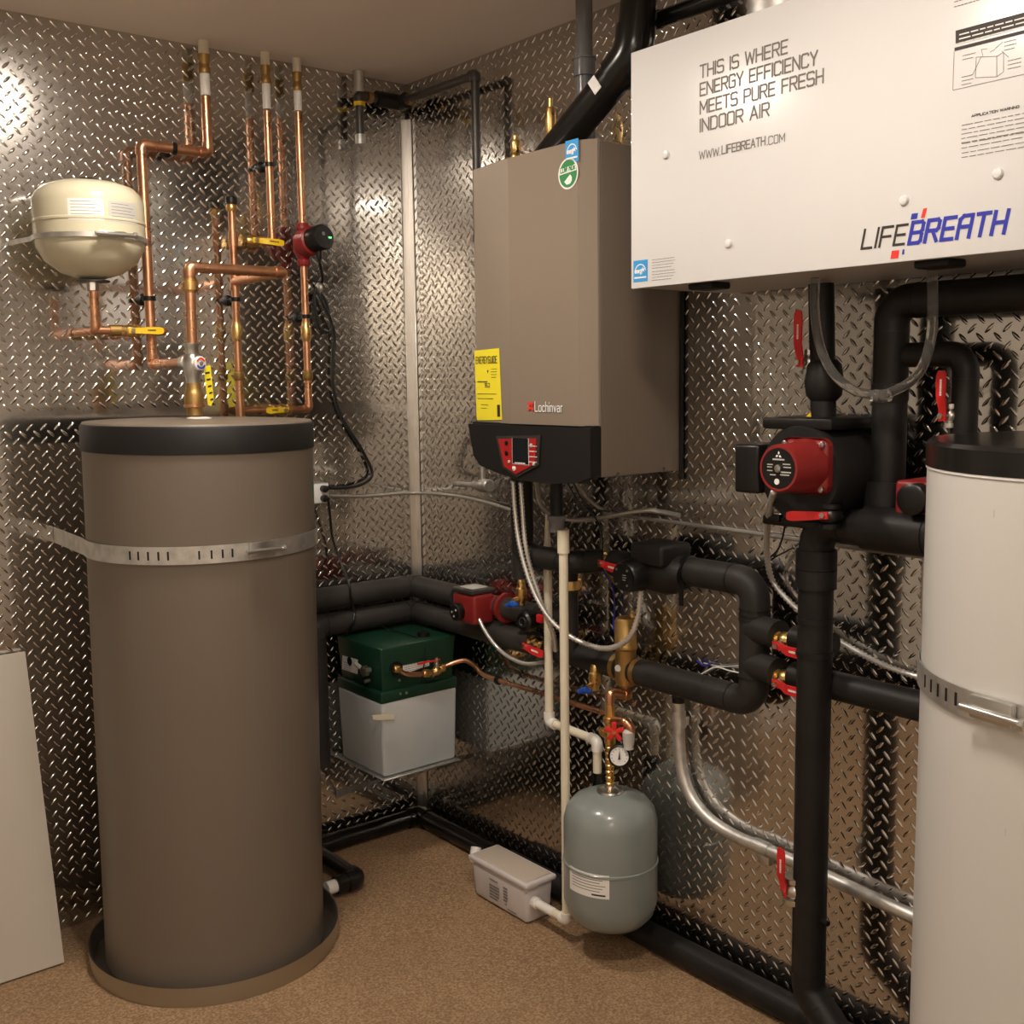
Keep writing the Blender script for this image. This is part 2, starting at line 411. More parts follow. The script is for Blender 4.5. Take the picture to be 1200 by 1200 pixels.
# ================================================================== ROOM SHELL
def lug_mesh(name, rects, plane, parent, sub=0.0):
    """raised lens-shaped treads; rects = (u0,u1,z0,z1); plane 'L': (u,-h,z)   'R': (-h,u,z)"""
    p = 0.0352; hl, hw, hh = 0.0134, 0.0042, 0.0018
    tv = []
    for k in range(8):
        t = 2*math.pi*k/8
        tv.append((hl*math.cos(t), hw*math.sin(t)*(0.75+0.25*abs(math.sin(t))), 0.0))
    for k in range(8):
        t = 2*math.pi*k/8
        tv.append((0.62*hl*math.cos(t), 0.36*hw*math.sin(t), hh*0.86))
    tv.append((0, 0, hh)); tv = np.array(tv)
    us, zs, sg = [], [], []
    for (u0, u1, z0, z1) in rects:
        i0, i1 = math.ceil(u0/p), math.floor(u1/p); j0, j1 = math.ceil(z0/p), math.floor(z1/p)
        for i in range(i0-1, i1+1):
            for j in range(j0-1, j1+1):
                for s in (0, 1):
                    u, z = (i+0.5*s)*p, (j+0.5*s)*p
                    if u0+0.011 < u < u1-0.011 and z0+0.011 < z < z1-0.011:
                        us.append(u); zs.append(z); sg.append(1 if s else -1)
    us, zs, sg = np.array(us), np.array(zs), np.array(sg); n = len(us)
    c = math.sqrt(0.5)
    a = tv[:, 0][None, :]; b = tv[:, 1][None, :]
    du = c*a - c*b*sg[:, None]; dz = c*a*sg[:, None] + c*b
    h = np.broadcast_to(tv[:, 2][None, :]+sub, du.shape)
    uu, zz = us[:, None]+du, zs[:, None]+dz
    co = np.stack([uu, -h, zz] if plane == 'L' else [-h, uu, zz], axis=2).reshape(-1, 3)
    quads = np.array([(k, (k+1) % 8, 8+(k+1) % 8, 8+k) for k in range(8)])
    tris = np.array([(8+k, 8+(k+1) % 8, 16) for k in range(8)])
    off = (np.arange(n)*17)[:, None]
    lq = (quads.reshape(1, -1)+off); lt = (tris.reshape(1, -1)+off)
    loops = np.concatenate([lq, lt], axis=1).reshape(-1)
    sizes = np.tile(np.array([4]*8+[3]*8), n)
    starts = np.concatenate([[0], np.cumsum(sizes)[:-1]])
    me = bpy.data.meshes.new(name)
    me.vertices.add(len(co)); me.vertices.foreach_set('co', (co-np.array(ORG[parent.name])).astype(np.float32).ravel())
    me.loops.add(len(loops)); me.loops.foreach_set('vertex_index', loops.astype(np.int32))
    me.polygons.add(len(sizes)); me.polygons.foreach_set('loop_start', starts.astype(np.int32))
    me.polygons.foreach_set('use_smooth', np.ones(len(sizes), dtype=bool))
    me.update(calc_edges=True); me.validate()
    if plane == 'R' or True:
        bm = bmesh.new(); bm.from_mesh(me); bmesh.ops.recalc_face_normals(bm, faces=bm.faces); bm.to_mesh(me); bm.free()
    me.materials.append(PLATE)
    o = bpy.data.objects.new(name, me); COL.objects.link(o); o.parent = parent; ORG[o.name] = ORG[parent.name]
    o['kind'] = 'stuff'
    return o

def struct(name, mb, material, parent=None, smooth=False):
    return mb.build(name, material, parent, kind='structure' if parent is None else None, smooth=smooth)
struct('floor', MB().box((ROOM_X-0.1, ROOM_Y-0.1, -0.08), (0.1, 0.1, 0.0)), FLOOR)
struct('ceiling', MB().box((ROOM_X-0.1, ROOM_Y-0.1, H), (0.1, 0.1, H+0.08)), CEIL)
wl = struct('wall_left', MB().box((ROOM_X-0.1, 0.0015, 0.0), (0.1, 0.1, H)), DRY)
wr = struct('wall_right', MB().box((0.0015, ROOM_Y-0.1, 0.0), (0.1, 0.0014, H)), DRY)
struct('wall_front', MB().box((ROOM_X, ROOM_Y-0.1, 0.0), (0.0, ROOM_Y, H)), DRYW)
struct('wall_side', MB().box((ROOM_X-0.1, ROOM_Y-0.1, 0.0), (ROOM_X, 0.0, H)), DRYW)
for (z0, z1, s) in ((0.0, 0.128, 0.0), (0.127, 1.419, 0.0012), (1.418, H, 0.0)):
    sh = MB().box((ROOM_X, -s, z0), (0.0, 0.0012, z1)).build('diamond_plate_sheet', PLATE, wl, smooth=False)
    lug_mesh('tread_pattern', [(ROOM_X, 0.0, z0, z1)], 'L', sh, s)
for (y0, y1, s) in ((-1.376, 0.0, 0.0), (-2.70, -1.375, 0.0012), (ROOM_Y, -2.699, 0.0)):
    sh = MB().box((-s, y0, 0.0), (0.0012, y1, H)).build('diamond_plate_sheet', PLATE, wr, smooth=False)
    lug_mesh('tread_pattern', [(y0, y1, 0.0, H)], 'R', sh, s)
# folded corner strip
tr = MB()
tr.box((-0.028, -0.0042, 0.0), (0.0, -0.0015, 2.33), 0.0006, 1)
tr.box((-0.0042, -0.028, 0.0), (-0.0015, 0.0, 2.33), 0.0006, 1)
struct('trim_1', tr, TRIM, smooth=True)

# ceiling lights (just above the frame)
for i, (lx, ly) in enumerate(LAMPS):
    t = thing('ceiling_light', ['round ceiling light above the copper pipes and grey tank', 'round ceiling light over the middle of the room', 'round ceiling light over the camera position'][i], 'light', (lx, ly, H), 'round ceiling lights')
    MB().lathe([(0.101, -0.001), (0.125, -0.001), (0.125, -0.010), (0.117, -0.018), (0.101, -0.018)], (lx, ly, H), seg=36, caps=False).build('trim_ring', WHITE, t)
    MB().lathe([(0.1005, -0.003), (0.1005, -0.016), (0.0, -0.016)], (lx, ly, H), seg=36).build('lens', LENS, t)

# ================================================================== PIPE HELPERS
def pipe(name, label, cat, pts, r, material, bend=0.03, group=None, elbow=None, ek=1.14, taped=None, seg=18, part='pipe', esk=0.5):
    pts = [V(p) for p in pts]
    base = min(pts, key=lambda p: p.z)
    t = thing(name, label, cat, base, group)
    MB().tube(rounded(pts, bend), r, seg).build(part, material, t)
    for i in range(1, len(pts)-1):
        a, b, c = pts[i-1], pts[i], pts[i+1]
        d1, d2 = (a-b), (c-b)
        if d1.angle(d2) > 2.9: continue
        ang = d1.angle(d2); tt = min(bend/math.tan(ang/2), 0.48*d1.length, 0.48*d2.length)
        s = min(tt+r*esk, 0.9*d1.length); e = min(tt+r*esk, 0.9*d2.length)
        d1.normalize(); d2.normalize()
        if elbow:
            MB().tube(rounded([b+d1*s, b, b+d2*e], bend), r*ek, seg).build('elbow', elbow, t)
        if taped:
            for q, d in ((b+d1*s, d1), (b+d2*e, d2)):
                MB().cyl(q-d*taped, q+d*taped, r*1.035, seg).build('joint_band', TAPE, t)
    return t
def bands(t, a, b, r, fr, w=0.004, material=None, name='joint_band'):
    a, b = V(a), V(b); d = (b-a).normalized()
    for f in fr:
        c = a.lerp(b, f)
        MB().cyl(c-d*w, c+d*w, r, 18).build(name, material or TAPE, t)
def lever(root, piv, stem, along, length, material, wdt=0.017, drop=0.0, lift=0.0):
    """flat lever handle on a stem; wraps the stem end"""
    stem = V(stem).normalized(); along = V(along).normalized(); s = stem.cross(along).normalized()
    h = MB(); th = 0.0035
    prof = [(-0.010, 0, wdt*0.40), (0.012, 0, wdt*0.42), (0.030, lift*0.7, wdt*0.5), (0.036, lift, wdt*0.5), (length*0.8, lift+drop*0.6, wdt*0.56), (length-0.006, lift+drop, wdt*0.5), (length, lift+drop, wdt*0.34)]
    vs = []; fs = []
    for (u, o, w2) in prof:
        for sgn in (-1, 1):
            for k in (-1, 1):
                vs.append(V(piv)+along*u+stem*(o+k*th/2)+s*(sgn*w2))
    n = len(prof)
    for i in range(n-1):
        o = i*4; p_ = o+4
        fs += [(o, p_, p_+1, o+1), (o+2, o+3, p_+3, p_+2), (o+1, p_+1, p_+3, o+3), (o, o+2, p_+2, p_)]
    fs += [(0, 1, 3, 2), (n*4-4, n*4-2, n*4-1, n*4-3)]
    h.add(vs, fs)
    o = h.build('handle', material, root)
    MB().cyl(V(piv)-stem*0.004, V(piv)+stem*0.008, 0.006, 6).build('stem_nut', STEEL, root)
    return o
def ball_valve(label, cen, axis, stem, along, r, hmat, hlen=0.085, body=BRASS, blen=0.07, group=None, wdt=0.017, lift=0.012, stemlen=None, mark=None):
    cen, axis, stem = V(cen), V(axis).normalized(), V(stem).normalized()
    t = thing('ball_valve', label, 'valve', cen-Z*r, group)
    h = blen/2
    MB().lathe([(r*1.25, -h), (r*1.25, -h*0.62), (r*0.95, -h*0.55), (r*1.3, -h*0.3), (r*1.38, 0), (r*1.3, h*0.3), (r*0.95, h*0.55), (r*1.25, h*0.62), (r*1.25, h)], cen, axis, 12).build('body', body, t)
    sl = stemlen or r*1.75
    MB().lathe([(0.009, 0), (0.009, sl*0.7), (0.007, sl*0.72), (0.007, sl)], cen, stem, 10).build('stem', STEEL, t)
    ho = lever(t, cen+stem*sl, stem, along, hlen, hmat, wdt, 0.0, lift)
    if mark:
        al = V(along).normalized(); s = stem.cross(al).normalized()
        if s.z < 0 or (abs(s.z) < 0.3 and s.y > 0): s = -s
        o_ = cen+stem*(sl+lift+0.0022)+al*(hlen*0.45)-s*wdt*0.2
        textlines(o_+s*wdt*0.12, al, s, hlen*0.36, 1, 0.01, wdt*0.24).build('print', PAPER if hmat is RED else INK, ho, smooth=False)
    return t
def pipe_clamp(label, cen, axis, wall_dir, dist, r, group='black pipe clamps'):
    cen, axis, wd = V(cen), V(axis).normalized(), V(wall_dir).normalized()
    t = thing('pipe_clamp', label, 'clamp', cen-axis*0.008, group)
    MB().lathe([(r*1.02, -0.006), (r*1.3, -0.006), (r*1.3, 0.006), (r*1.02, 0.006), (r*1.02, -0.006)], cen, axis, 20).build('ring', BLACK, t)
    MB().cyl(cen+wd*r*1.2, cen+wd*(dist-0.004), 0.0075, 12, 0.006).build('standoff', BLACK, t)
    MB().lathe([(0.0075, 0), (0.016, 0.004), (0.016, 0.010), (0, 0.010)], cen+wd*(dist-0.011), wd, 14).build('wall_base', BLACK, t)
    return t
def cable(name, label, cat, pts, r, material, group=None, ridged=False, seg=8, n=8):
    pts = smooth_path(pts, n)
    if ridged:
        out = []; rad = []; acc = [0.0]
        for a, b in zip(pts[:-1], pts[1:]): acc.append(acc[-1]+(b-a).length)
        tot = acc[-1]; step = 0.0052; k = 0; s = 0.0; i = 0
        while s < tot:
            while i < len(acc)-2 and acc[i+1] < s: i += 1
            f_ = (s-acc[i])/max(acc[i+1]-acc[i], 1e-9)
            out.append(pts[i].lerp(pts[i+1], f_)); rad.append(r*(1.0 if k % 2 else 0.62)); s += step; k += 1
        return MB().tube(out, r, seg, True, rad).build(name, material, None, label, cat, group, angle=80)
    return MB().tube(pts, r, seg).build(name, material, None, label, cat, group)
def on_plane(px, py, p0, n):
    d = ray(px, py); n = V(n); t = (V(p0)-CAM).dot(n)/d.dot(n); return CAM+d*t

# ================================================================== GREY TANK (left)
TX, TY, TR = -0.915, -0.348, 0.284
tank = thing('water_tank', 'tall taupe grey cylindrical water tank with black top band standing in metal pan', 'tank', (TX, TY, 0.006))
MB().lathe([(TR-0.006, 0.006), (TR, 0.012), (TR, 1.338)], (TX, TY, 0.0), seg=72).build('shell', TAUPE, tank)
MB().lathe([(TR-0.002, 1.336), (TR+0.0035, 1.337), (TR+0.0035, 1.396), (TR-0.001, 1.402)], (TX, TY, 0), seg=72).build('top_band', BLACKM, tank)
MB().lathe([(TR+0.001, 1.398), (TR-0.004, 1.406), (TR-0.05, 1.408), (0, 1.410)], (TX, TY, 0), seg=72).build('top_cover', TAUPE, tank)
MB().lathe([(0.030, 1.406), (0.032, 1.412), (0.02, 1.415), (0, 1.415)], (TX, TY, 0), seg=20).build('sealant_collar', PAPER, tank)
a = cyl_angle(TX, TY, TR, 1.12, 361)
MB().arcpatch(TX, TY, TR, a-0.03, a+0.03, zat(582, TX, TY)-0.005, zat(566, TX, TY), 4).build('sticker', GREEN_S, tank, label='small green sticker on the tank edge')
_rh = Vector((_r.x, _r.y, 0)).normalized()
tank.rotation_mode = 'QUATERNION'
tank.rotation_quaternion = Matrix.Rotation(math.radians(0.75), 3, Z.cross(_rh)).to_quaternion()
# drain pan
MB().lathe([(0.0, 0.001), (0.318, 0.001), (0.322, 0.05), (0.326, 0.052), (0.326, 0.048), (0.3215, 0.0), (0.0, 0.0005)], (TX+0.002, TY+0.004, 0.0), seg=80).build('drain_pan', PANM, None, 'shallow round metal drain pan under the grey tank', 'pan')
# steel strap round the tank
ZS = zat(650, TX-0.11, TY-0.262)
sw = L(63, 616, 0.004)
def strap(cx, cy, rad, z, wall_pt, wall_pt2, a0, a1, wdt, label, name_group, slot_angles, screw_a, wall_tab):
    path = [V((wall_pt[0], wall_pt[1], z))]
    n = 60
    for i in range(n+1):
        a_ = a0+(a1-a0)*i/n; path.append(V((cx+rad*math.cos(a_), cy+rad*math.sin(a_), z)))
    path.append(V((wall_pt2[0], wall_pt2[1], z)))
    t = thing('tank_strap', label, 'strap', (wall_pt[0], wall_pt[1], z), name_group)
    MB().ribbon(path, wdt, 0.002).build('band', GALV, t)
    for a_ in slot_angles:
        c = V((cx+(rad+0.0012)*math.cos(a_), cy+(rad+0.0012)*math.sin(a_), z)); n_ = V((math.cos(a_), math.sin(a_), 0)); s_ = Z.cross(n_)
        MB().obox(c, (n_, s_, Z), (0.0006, 0.0022, wdt*0.24)).build('slot', BLACKM, t, smooth=False)
    c = V((cx+(rad+0.006)*math.cos(screw_a), cy+(rad+0.006)*math.sin(screw_a), z)); n_ = V((math.cos(screw_a), math.sin(screw_a), 0)); s_ = Z.cross(n_)
    hs = MB().obox(c+Z*0.004, (n_, s_, Z), (0.006, 0.034, wdt*0.42), 0.003).build('screw_housing', STEEL, t)
    MB().cyl(c+n_*0.008-s_*0.045, c+n_*0.008+s_*0.05, 0.0055, 12).build('screw', STEEL, hs)
    MB().cyl(c+n_*0.008+s_*0.05, c+n_*0.008+s_*0.058, 0.009, 6).build('screw_head', STEEL, hs)
    for p_, n2 in wall_tab:
        MB().cyl(V(p_), V(p_)+V(n2)*0.008, 0.008, 6).build('lag_screw', STEEL, t)
    return t
SX, SY = TX+_rh.x*ZS*math.sin(math.radians(0.75)), TY+_rh.y*ZS*math.sin(math.radians(0.75))
aL = cyl_angle(TX, TY, TR, ZS, 108); aR = cyl_angle(TX, TY, TR, ZS, 364)
aL2 = aL-math.radians(22)
slots = [cyl_angle(TX, TY, TR, ZS, p_) for p_ in (147, 157, 168, 179, 191, 227, 240, 253, 265)]
scr = cyl_angle(TX, TY, TR, ZS, 297)
strap(SX, SY, TR+0.005, ZS, (sw.x, -0.004), (-0.60, -0.004), aL2 if aL2 < aR else aL, aR+0.25, 0.042, 'slotted steel strap holding the grey tank to the left wall', 'tank straps', slots, scr, [((sw.x+0.012, -0.012, ZS), (0, -1, 0))])

# leaning board at the left edge
bb = F(75, 1130, 0.0); bt = on(32, 765, 1, -0.026)
bd = MB()
up = V((0, bt.y-bb.y, bt.z-bb.z)); nrm = V((0, up.z, -up.y)).normalized()
bx0, bx1 = -1.95, (bb.x+bt.x)/2-0.002
bd.prism([V((bx0, bb.y, 0.005)), V((bx1, bb.y, 0.005)), V((bx1, bb.y, 0.005))+up, V((bx0, bb.y, 0.005))+up], nrm*0.016)
bd.build('leaning_board', BOARD, None, 'pale beige board leaning against the wall left of the grey tank', 'board', smooth=False)

# ================================================================== COPPER ON THE LEFT WALL
D = 0.055
yw = -D
xA, xA2, xB, xC, xD = -0.707, -0.897, -0.521, -0.644, -0.420
zA = 2.139
def pex_top(t, x, pys, r=0.0125):
    """white sleeve with brown crimp and white stub into the ceiling; pys = white bottom, white top, crimp top"""
    z0, z1, z2 = (zat(p_, x, yw) for p_ in pys)
    MB().cyl((x, yw, z0), (x, yw, z1), r, 16).build('plastic_sleeve', PVCW, t)
    MB().lathe([(r*1.1, z1-0.004), (r*1.25, z1), (r*1.25, z1+0.012), (r*1.05, z1+0.016), (r*1.05, z2-0.02), (r*1.25, z2-0.016), (r*1.25, z2)], (x, yw, 0), seg=16).build('crimp_fitting', BRONZE, t)
    MB().cyl((x, yw, z2-0.004), (x, yw, H-0.001), r*1.08, 16).build('ceiling_sleeve', PVC, t)
def sleeve(t, x, y, py0, py1, k=1.35, r=0.011, material=None, hexn=16):
    z0, z1 = zat(py0, x, y), zat(py1, x, y); h_ = z1-z0
    MB().lathe([(r*1.1, 0), (r*1.2, h_*0.05), (r*k, h_*0.2), (r*k, h_*0.75), (r*1.15, h_*0.85), (r*1.15, h_)], (x, y, z0), seg=hexn).build('coupling', material or BRASS, t)
zv = 1.553
pA = pipe('copper_pipe', 'copper pipe that steps left below the ceiling then drops beside cream tank', 'pipe',
          [(xA, yw, zat(113, xA, yw)), (xA, yw, zA), (xA2, yw, zA), (xA2, yw, zv), (xA2-0.004, TY+0.075, zv)], 0.0135, COPPER, 0.02, 'copper pipes on the left wall', COPPER, 1.16)
pex_top(pA, xA, (112, 85, 64), 0.0135)
pB = pipe('copper_pipe', 'short copper drop from the ceiling to the upper yellow lever valve', 'pipe',
          [(xB, yw, zat(130, xB, yw)), (xB, yw, zat(284, xB, yw)), (xB-0.03, yw, zat(284, xB, yw))], 0.011, COPPER, 0.012, 'copper pipes on the left wall', COPPER)
pex_top(pB, xB, (128, 97, 77), 0.012)
zBv = zat(284, xB, yw)
zDb = 1.418
pD = pipe('copper_pipe', 'rightmost copper riser carrying the small red pump', 'pipe',
          [(xD, yw, zat(131, xD, yw)), (xD, yw, zDb), (xC, yw, zDb)], 0.011, COPPER, 0.016, 'copper pipes on the left wall', COPPER)
pex_top(pD, xD, (130, 105, 85), 0.0115)
pC = pipe('copper_pipe', 'copper riser with black cap on top passing down behind the grey tank', 'pipe',
          [(xC, yw, 2.0), (xC, yw, 1.15)], 0.011, COPPER, 0, 'copper pipes on the left wall')
MB().lathe([(0.0135, 0.0), (0.016, 0.004), (0.016, 0.014), (0.013, 0.02)], (xC, yw, 1.985), seg=14).build('vent_body', BRASS, pC)
MB().lathe([(0.014, 0.0), (0.0165, 0.002), (0.0165, 0.018), (0.014, 0.021), (0, 0.021)], (xC, yw, 2.004), seg=18).build('cap', BLACK, pC)
for x_, t_ in ((xC, pC), (xD, pD)):
    sleeve(t_, x_, yw, 400, 377, 1.45); sleeve(t_, x_, yw, 446, 434, 1.4, material=BRONZE)
MB().cyl((xC, yw, 1.788-0.025), (xC, yw, 1.788+0.025), 0.0135, 16).build('tee', COPPER, pC)
MB().cyl((xC, yw, zBv-0.02), (xC, yw, zBv+0.02), 0.0135, 16).build('tee', COPPER, pC)
MB().cyl((xC, yw, zDb-0.02), (xC, yw, zDb+0.02), 0.0135, 16).build('tee', COPPER, pC)
ball_valve('yellow lever ball valve between the two middle copper risers', (xB-0.062, yw, zBv), X, -Y, X+Z*-0.06, 0.0125, YELLOW, 0.082, group='yellow lever valves', blen=0.075, mark='ooo')
ball_valve('yellow lever ball valve on the low copper crossover just above the grey tank', ((xD+xC)/2+0.02, yw, zDb), X, -Y, -X, 0.0125, YELLOW, 0.066, group='yellow lever valves', blen=0.06, mark='ooo')
for lab, c_, ax_, r_ in (('black clamp on the horizontal step of the copper pipe', (-0.808, yw, zA), X, 0.0135), ('black clamp halfway down the copper pipe beside cream tank', (xA2, yw, zat(350, xA2, yw)), Z, 0.0135),
                        ('black clamp on the short copper drop below the ceiling', (xB, yw, zat(193, xB, yw)), Z, 0.011), ('black clamp on the capped copper riser', (xC, yw, zat(351, xC, yw)), Z, 0.011), ('black clamp on the rightmost copper riser below the red pump', (xD, yw, zat(371, xD, yw)), Z, 0.011)):
    pipe_clamp(lab, c_, ax_, Y, D, r_)
# tank outlet pipe that doubles back to the wall
zt = 1.790
pT = pipe('copper_pipe', 'copper pipe rising from the mixing valve and doubling back to the wall', 'pipe',
          [(TX+0.01, TY, zat(402, TX, TY)), (TX+0.012, TY, zt), (xC, TY, zt), (xC, yw, 1.788)], 0.0135, COPPER, 0.016, 'copper pipes on the left wall', COPPER, 1.15)
sleeve(pT, TX+0.012, TY, 343, 327, 1.5, 0.0135)
# mixing valve
vx = TX+0.008
mv = thing('mixing_valve', 'nickel mixing valve with round red and blue dial on top of the grey tank', 'valve', (vx, TY, 1.415))
zc = zat(426, vx, TY)
MB().lathe([(0.020, zat(487, vx, TY)), (0.020, zat(478, vx, TY)), (0.024, zat(476, vx, TY)), (0.025, zat(462, vx, TY)), (0.022, zat(459, vx, TY)), (0.019, zat(456, vx, TY)), (0.019, zat(449, vx, TY))], (vx, TY, 0), seg=18).build('union', BRONZE, mv)
MB().lathe([(0.020, zat(478, vx, TY)), (0.0265, zat(477, vx, TY)), (0.0265, zat(474, vx, TY)), (0.02, zat(473, vx, TY))], (vx, TY, 0), seg=20).build('union_nut', COPPER, mv)
MB().lathe([(0.018, zat(450, vx, TY)), (0.018, zat(440, vx, TY)), (0.023, zat(436, vx, TY)), (0.024, zc), (0.022, zat(418, vx, TY)), (0.016, zat(415, vx, TY)), (0.016, zat(407, vx, TY)), (0.019, zat(405, vx, TY)), (0.019, zat(402, vx, TY))], (vx, TY, 0), seg=18).build('body', STEEL, mv)
MB().lathe([(0.016, 0), (0.016, 0.026), (0.02, 0.028), (0.02, 0.05), (0.015, 0.052)], (vx, TY, zv), Y, 16).build('side_port', STEEL, mv)
fd = (V((CAM.x, CAM.y, zc))-V((vx, TY, zc))).normalized()
fd = (V((0.28, -0.96, 0))).normalized()
MB().lathe([(0.013, 0), (0.013, 0.022), (0.018, 0.024), (0.018, 0.031), (0.0165, 0.032), (0, 0.032)], (vx, TY, zc), fd, 22).build('dial', PAPER, mv)
dc = V((vx, TY, zc))+fd*0.0335; su = Z.cross(fd).normalized()
for sgn, mm in ((1, INKR), (-1, INKB)):
    q = [dc+(su*math.cos(a_)+Z*math.sin(a_)*sgn)*rr for rr, rng in ((0.0145, range(0, 11)), (0.010, range(10, -1, -1))) for a_ in (math.radians(20+14*k) for k in rng)]
    MB().prism(q, fd*0.0004).build('dial_print', mm, mv, smooth=False)
MB().lathe([(0.005, 0), (0.005, 0.003), (0, 0.003)], dc, fd, 12).build('dial_screw', INKG, mv)
tg = MB(); c_ = V((vx+0.035, TY-0.01, zat(455, vx, TY)))
tu = (su*0.9+V((0, 0, 0.0))).normalized()
tg.prism([c_+tu*-0.012+Z*0.055, c_+tu*0.010+Z*0.058, c_+tu*0.016+Z*-0.03, c_+tu*0.006+Z*-0.046, c_+tu*-0.004+Z*-0.043], fd*0.0008)
tgo = tg.build('hanging_tag', YELLOW_TAG, None, 'bright yellow paper tag hanging beside the mixing valve', 'tag', smooth=False)
lt = MB()
for k in range(5): lt.prism([c_+fd*0.001+tu*(-0.008+0.003*k)+Z*(0.04-0.017*k), c_+fd*0.001+tu*(0.006+0.002*k)+Z*(0.042-0.017*k), c_+fd*0.001+tu*(0.006+0.002*k)+Z*(0.037-0.017*k), c_+fd*0.001+tu*(-0.008+0.003*k)+Z*(0.035-0.017*k)], fd*0.0002)
lt.build('print', INK, tgo, smooth=False)

# cream expansion tank
CX, CY, CR = -1.082, -0.160, 0.1345
ct = thing('expansion_tank', 'small cream enamel expansion tank strapped to the left wall', 'tank', (CX, CY, 1.77))
zb_, zt_ = zat(327, CX, CY), zat(213, CX, CY); hh = zt_-zb_; zm = zat(263, CX, CY)
MB().lathe([(0, zb_), (0.03, zb_), (0.075, zb_+0.014), (0.112, zb_+0.042), (0.130, zb_+0.075), (CR, zb_+0.105), (CR, zm-0.004), (CR+0.002, zm-0.002), (CR+0.002, zm+0.003), (CR, zm+0.005),
            (CR, zt_-0.055), (0.128, zt_-0.035), (0.112, zt_-0.018), (0.080, zt_-0.006), (0.04, zt_-0.001), (0, zt_)], (CX, CY, 0), seg=56).build('shell', CREAM, ct)
MB().lathe([(0.026, 0), (0.026, 0.006), (0.02, 0.011), (0, 0.012)], (CX, CY, zt_-0.003), seg=24).build('air_cap', BLACK, ct)
for (p0, p1, q0, q1, mm) in ((80, 122, 257, 232, PAPER), (128, 160, 261, 235, PAPER2)):
    a0, a1 = cyl_angle(CX, CY, CR, zm, p0), cyl_angle(CX, CY, CR, zm, p1)
    z0 = zat(q0, CX+CR*math.cos((a0+a1)/2), CY+CR*math.sin((a0+a1)/2)); z1 = z0+0.05
    o = MB().arcpatch(CX, CY, CR, a0, a1, z0, z1).build('label_sticker', mm, ct, label='white printed sticker' if mm is PAPER else 'grey printed sticker')
    pr = MB()
    for k in range(6):
        e = a1-(a1-a0)*(0.25 if k == 0 else 0.08*(k % 3)); zz = z1-0.007-0.0075*k
        pr.arcpatch(CX, CY, CR+0.0008, a0+(a1-a0)*0.08, e-(a1-a0)*0.08, zz-0.0006, zz+0.0006, 6, 0.0002)
    pr.build('print', INKG, o, smooth=False)
MB().lathe([(0.042, 0), (0.042, 0.004), (0.022, 0.006), (0.016, 0.006)], (CX, CY, zb_-0.008), seg=24).build('flange', IRON, ct)
MB().lathe([(0.013, 0), (0.016, 0.001), (0.016, 0.024), (0.013, 0.026)], (CX, CY, zb_-0.03), seg=8).build('nut', STEEL, ct)
# strap of the cream tank
zs2 = zat(276, CX, CY-CR*0.9)
a0, a1 = cyl_angle(CX, CY, CR, zs2, 43)-0.35, cyl_angle(CX, CY, CR, zs2, 168)+0.9
strap(CX, CY, CR+0.003, zs2, (CX-CR-0.02, -0.004), (CX+CR+0.02, -0.004), a0, a1, 0.012, 'narrow shiny strap round the cream expansion tank', 'tank straps', [], cyl_angle(CX, CY, CR, zs2, 130), [])
zl = zat(387, CX, CY)
pE = pipe('copper_pipe', 'copper stub under the cream tank with tee to the wall', 'pipe', [(CX, CY, zb_-0.028), (CX, CY, zl), (CX, -0.005, zl)], 0.0115, COPPER, 0.012, 'copper pipes on the left wall', COPPER)
MB().tube(rounded([(CX, CY, zl), (xA2+0.0, CY, zl), (xA2, yw-0.008, zl)], 0.015), 0.0105, 16).build('branch', COPPER, pE)
MB().cyl((CX+0.035, CY, zl), (CX+0.075, CY, zl), 0.0145, 12).build('coupling', BRONZE, pE)
ball_valve('yellow lever ball valve under the cream tank', (CX+0.088, CY, zl), X, -Y, X, 0.012, YELLOW, 0.078, group='yellow lever valves', blen=0.05, mark='ooo')

# small red pump on the right riser
zp = zat(287, xD, yw)
sp = thing('circulator_pump', 'small red circulator with black round head and green light on copper riser', 'pump', (xD, yw, zp-0.05))
MB().lathe([(0.017, -0.062), (0.02, -0.058), (0.02, -0.045), (0.016, -0.042), (0.03, -0.02), (0.03, 0.02), (0.016, 0.042), (0.02, 0.045), (0.02, 0.058), (0.017, 0.062)], (xD, yw, zp), seg=20).build('volute', REDP, sp)
hd = V((0.14, -0.98, 0.10)).normalized()
MB().lathe([(0.030, 0.0), (0.043, 0.012), (0.043, 0.05), (0.038, 0.054)], (xD, yw, zp+0.004), hd, 28).build('motor_ring', REDP, sp)
hdo = MB().lathe([(0.037, 0.048), (0.037, 0.098), (0.033, 0.104), (0, 0.104)], (xD, yw, zp+0.004), hd, 28).build('head', BLACK, sp)
hc = V((xD, yw, zp+0.004))+hd*0.1046; hs = Z.cross(hd).normalized()
MB().obox(hc+hs*0.02-Z*0.001, (hs, Z, hd), (0.005, 0.002, 0.0006)).build('indicator_light', LED, hdo, smooth=False)
MB().lathe([(0.006, 0), (0.006, 0.001), (0, 0.001)], hc+hs*-0.004+Z*0.008, hd, 10).build('button', INKG, hdo)
MB().lathe([(0.007, 0), (0.009, 0.02), (0.005, 0.028), (0.0035, 0.035)], V((xD, yw, zp))+hd*0.075-Z*0.030, -Z, 12).build('cable_gland', BLACK, sp)
pw = V((xD, yw, zp))+hd*0.075-Z*0.062
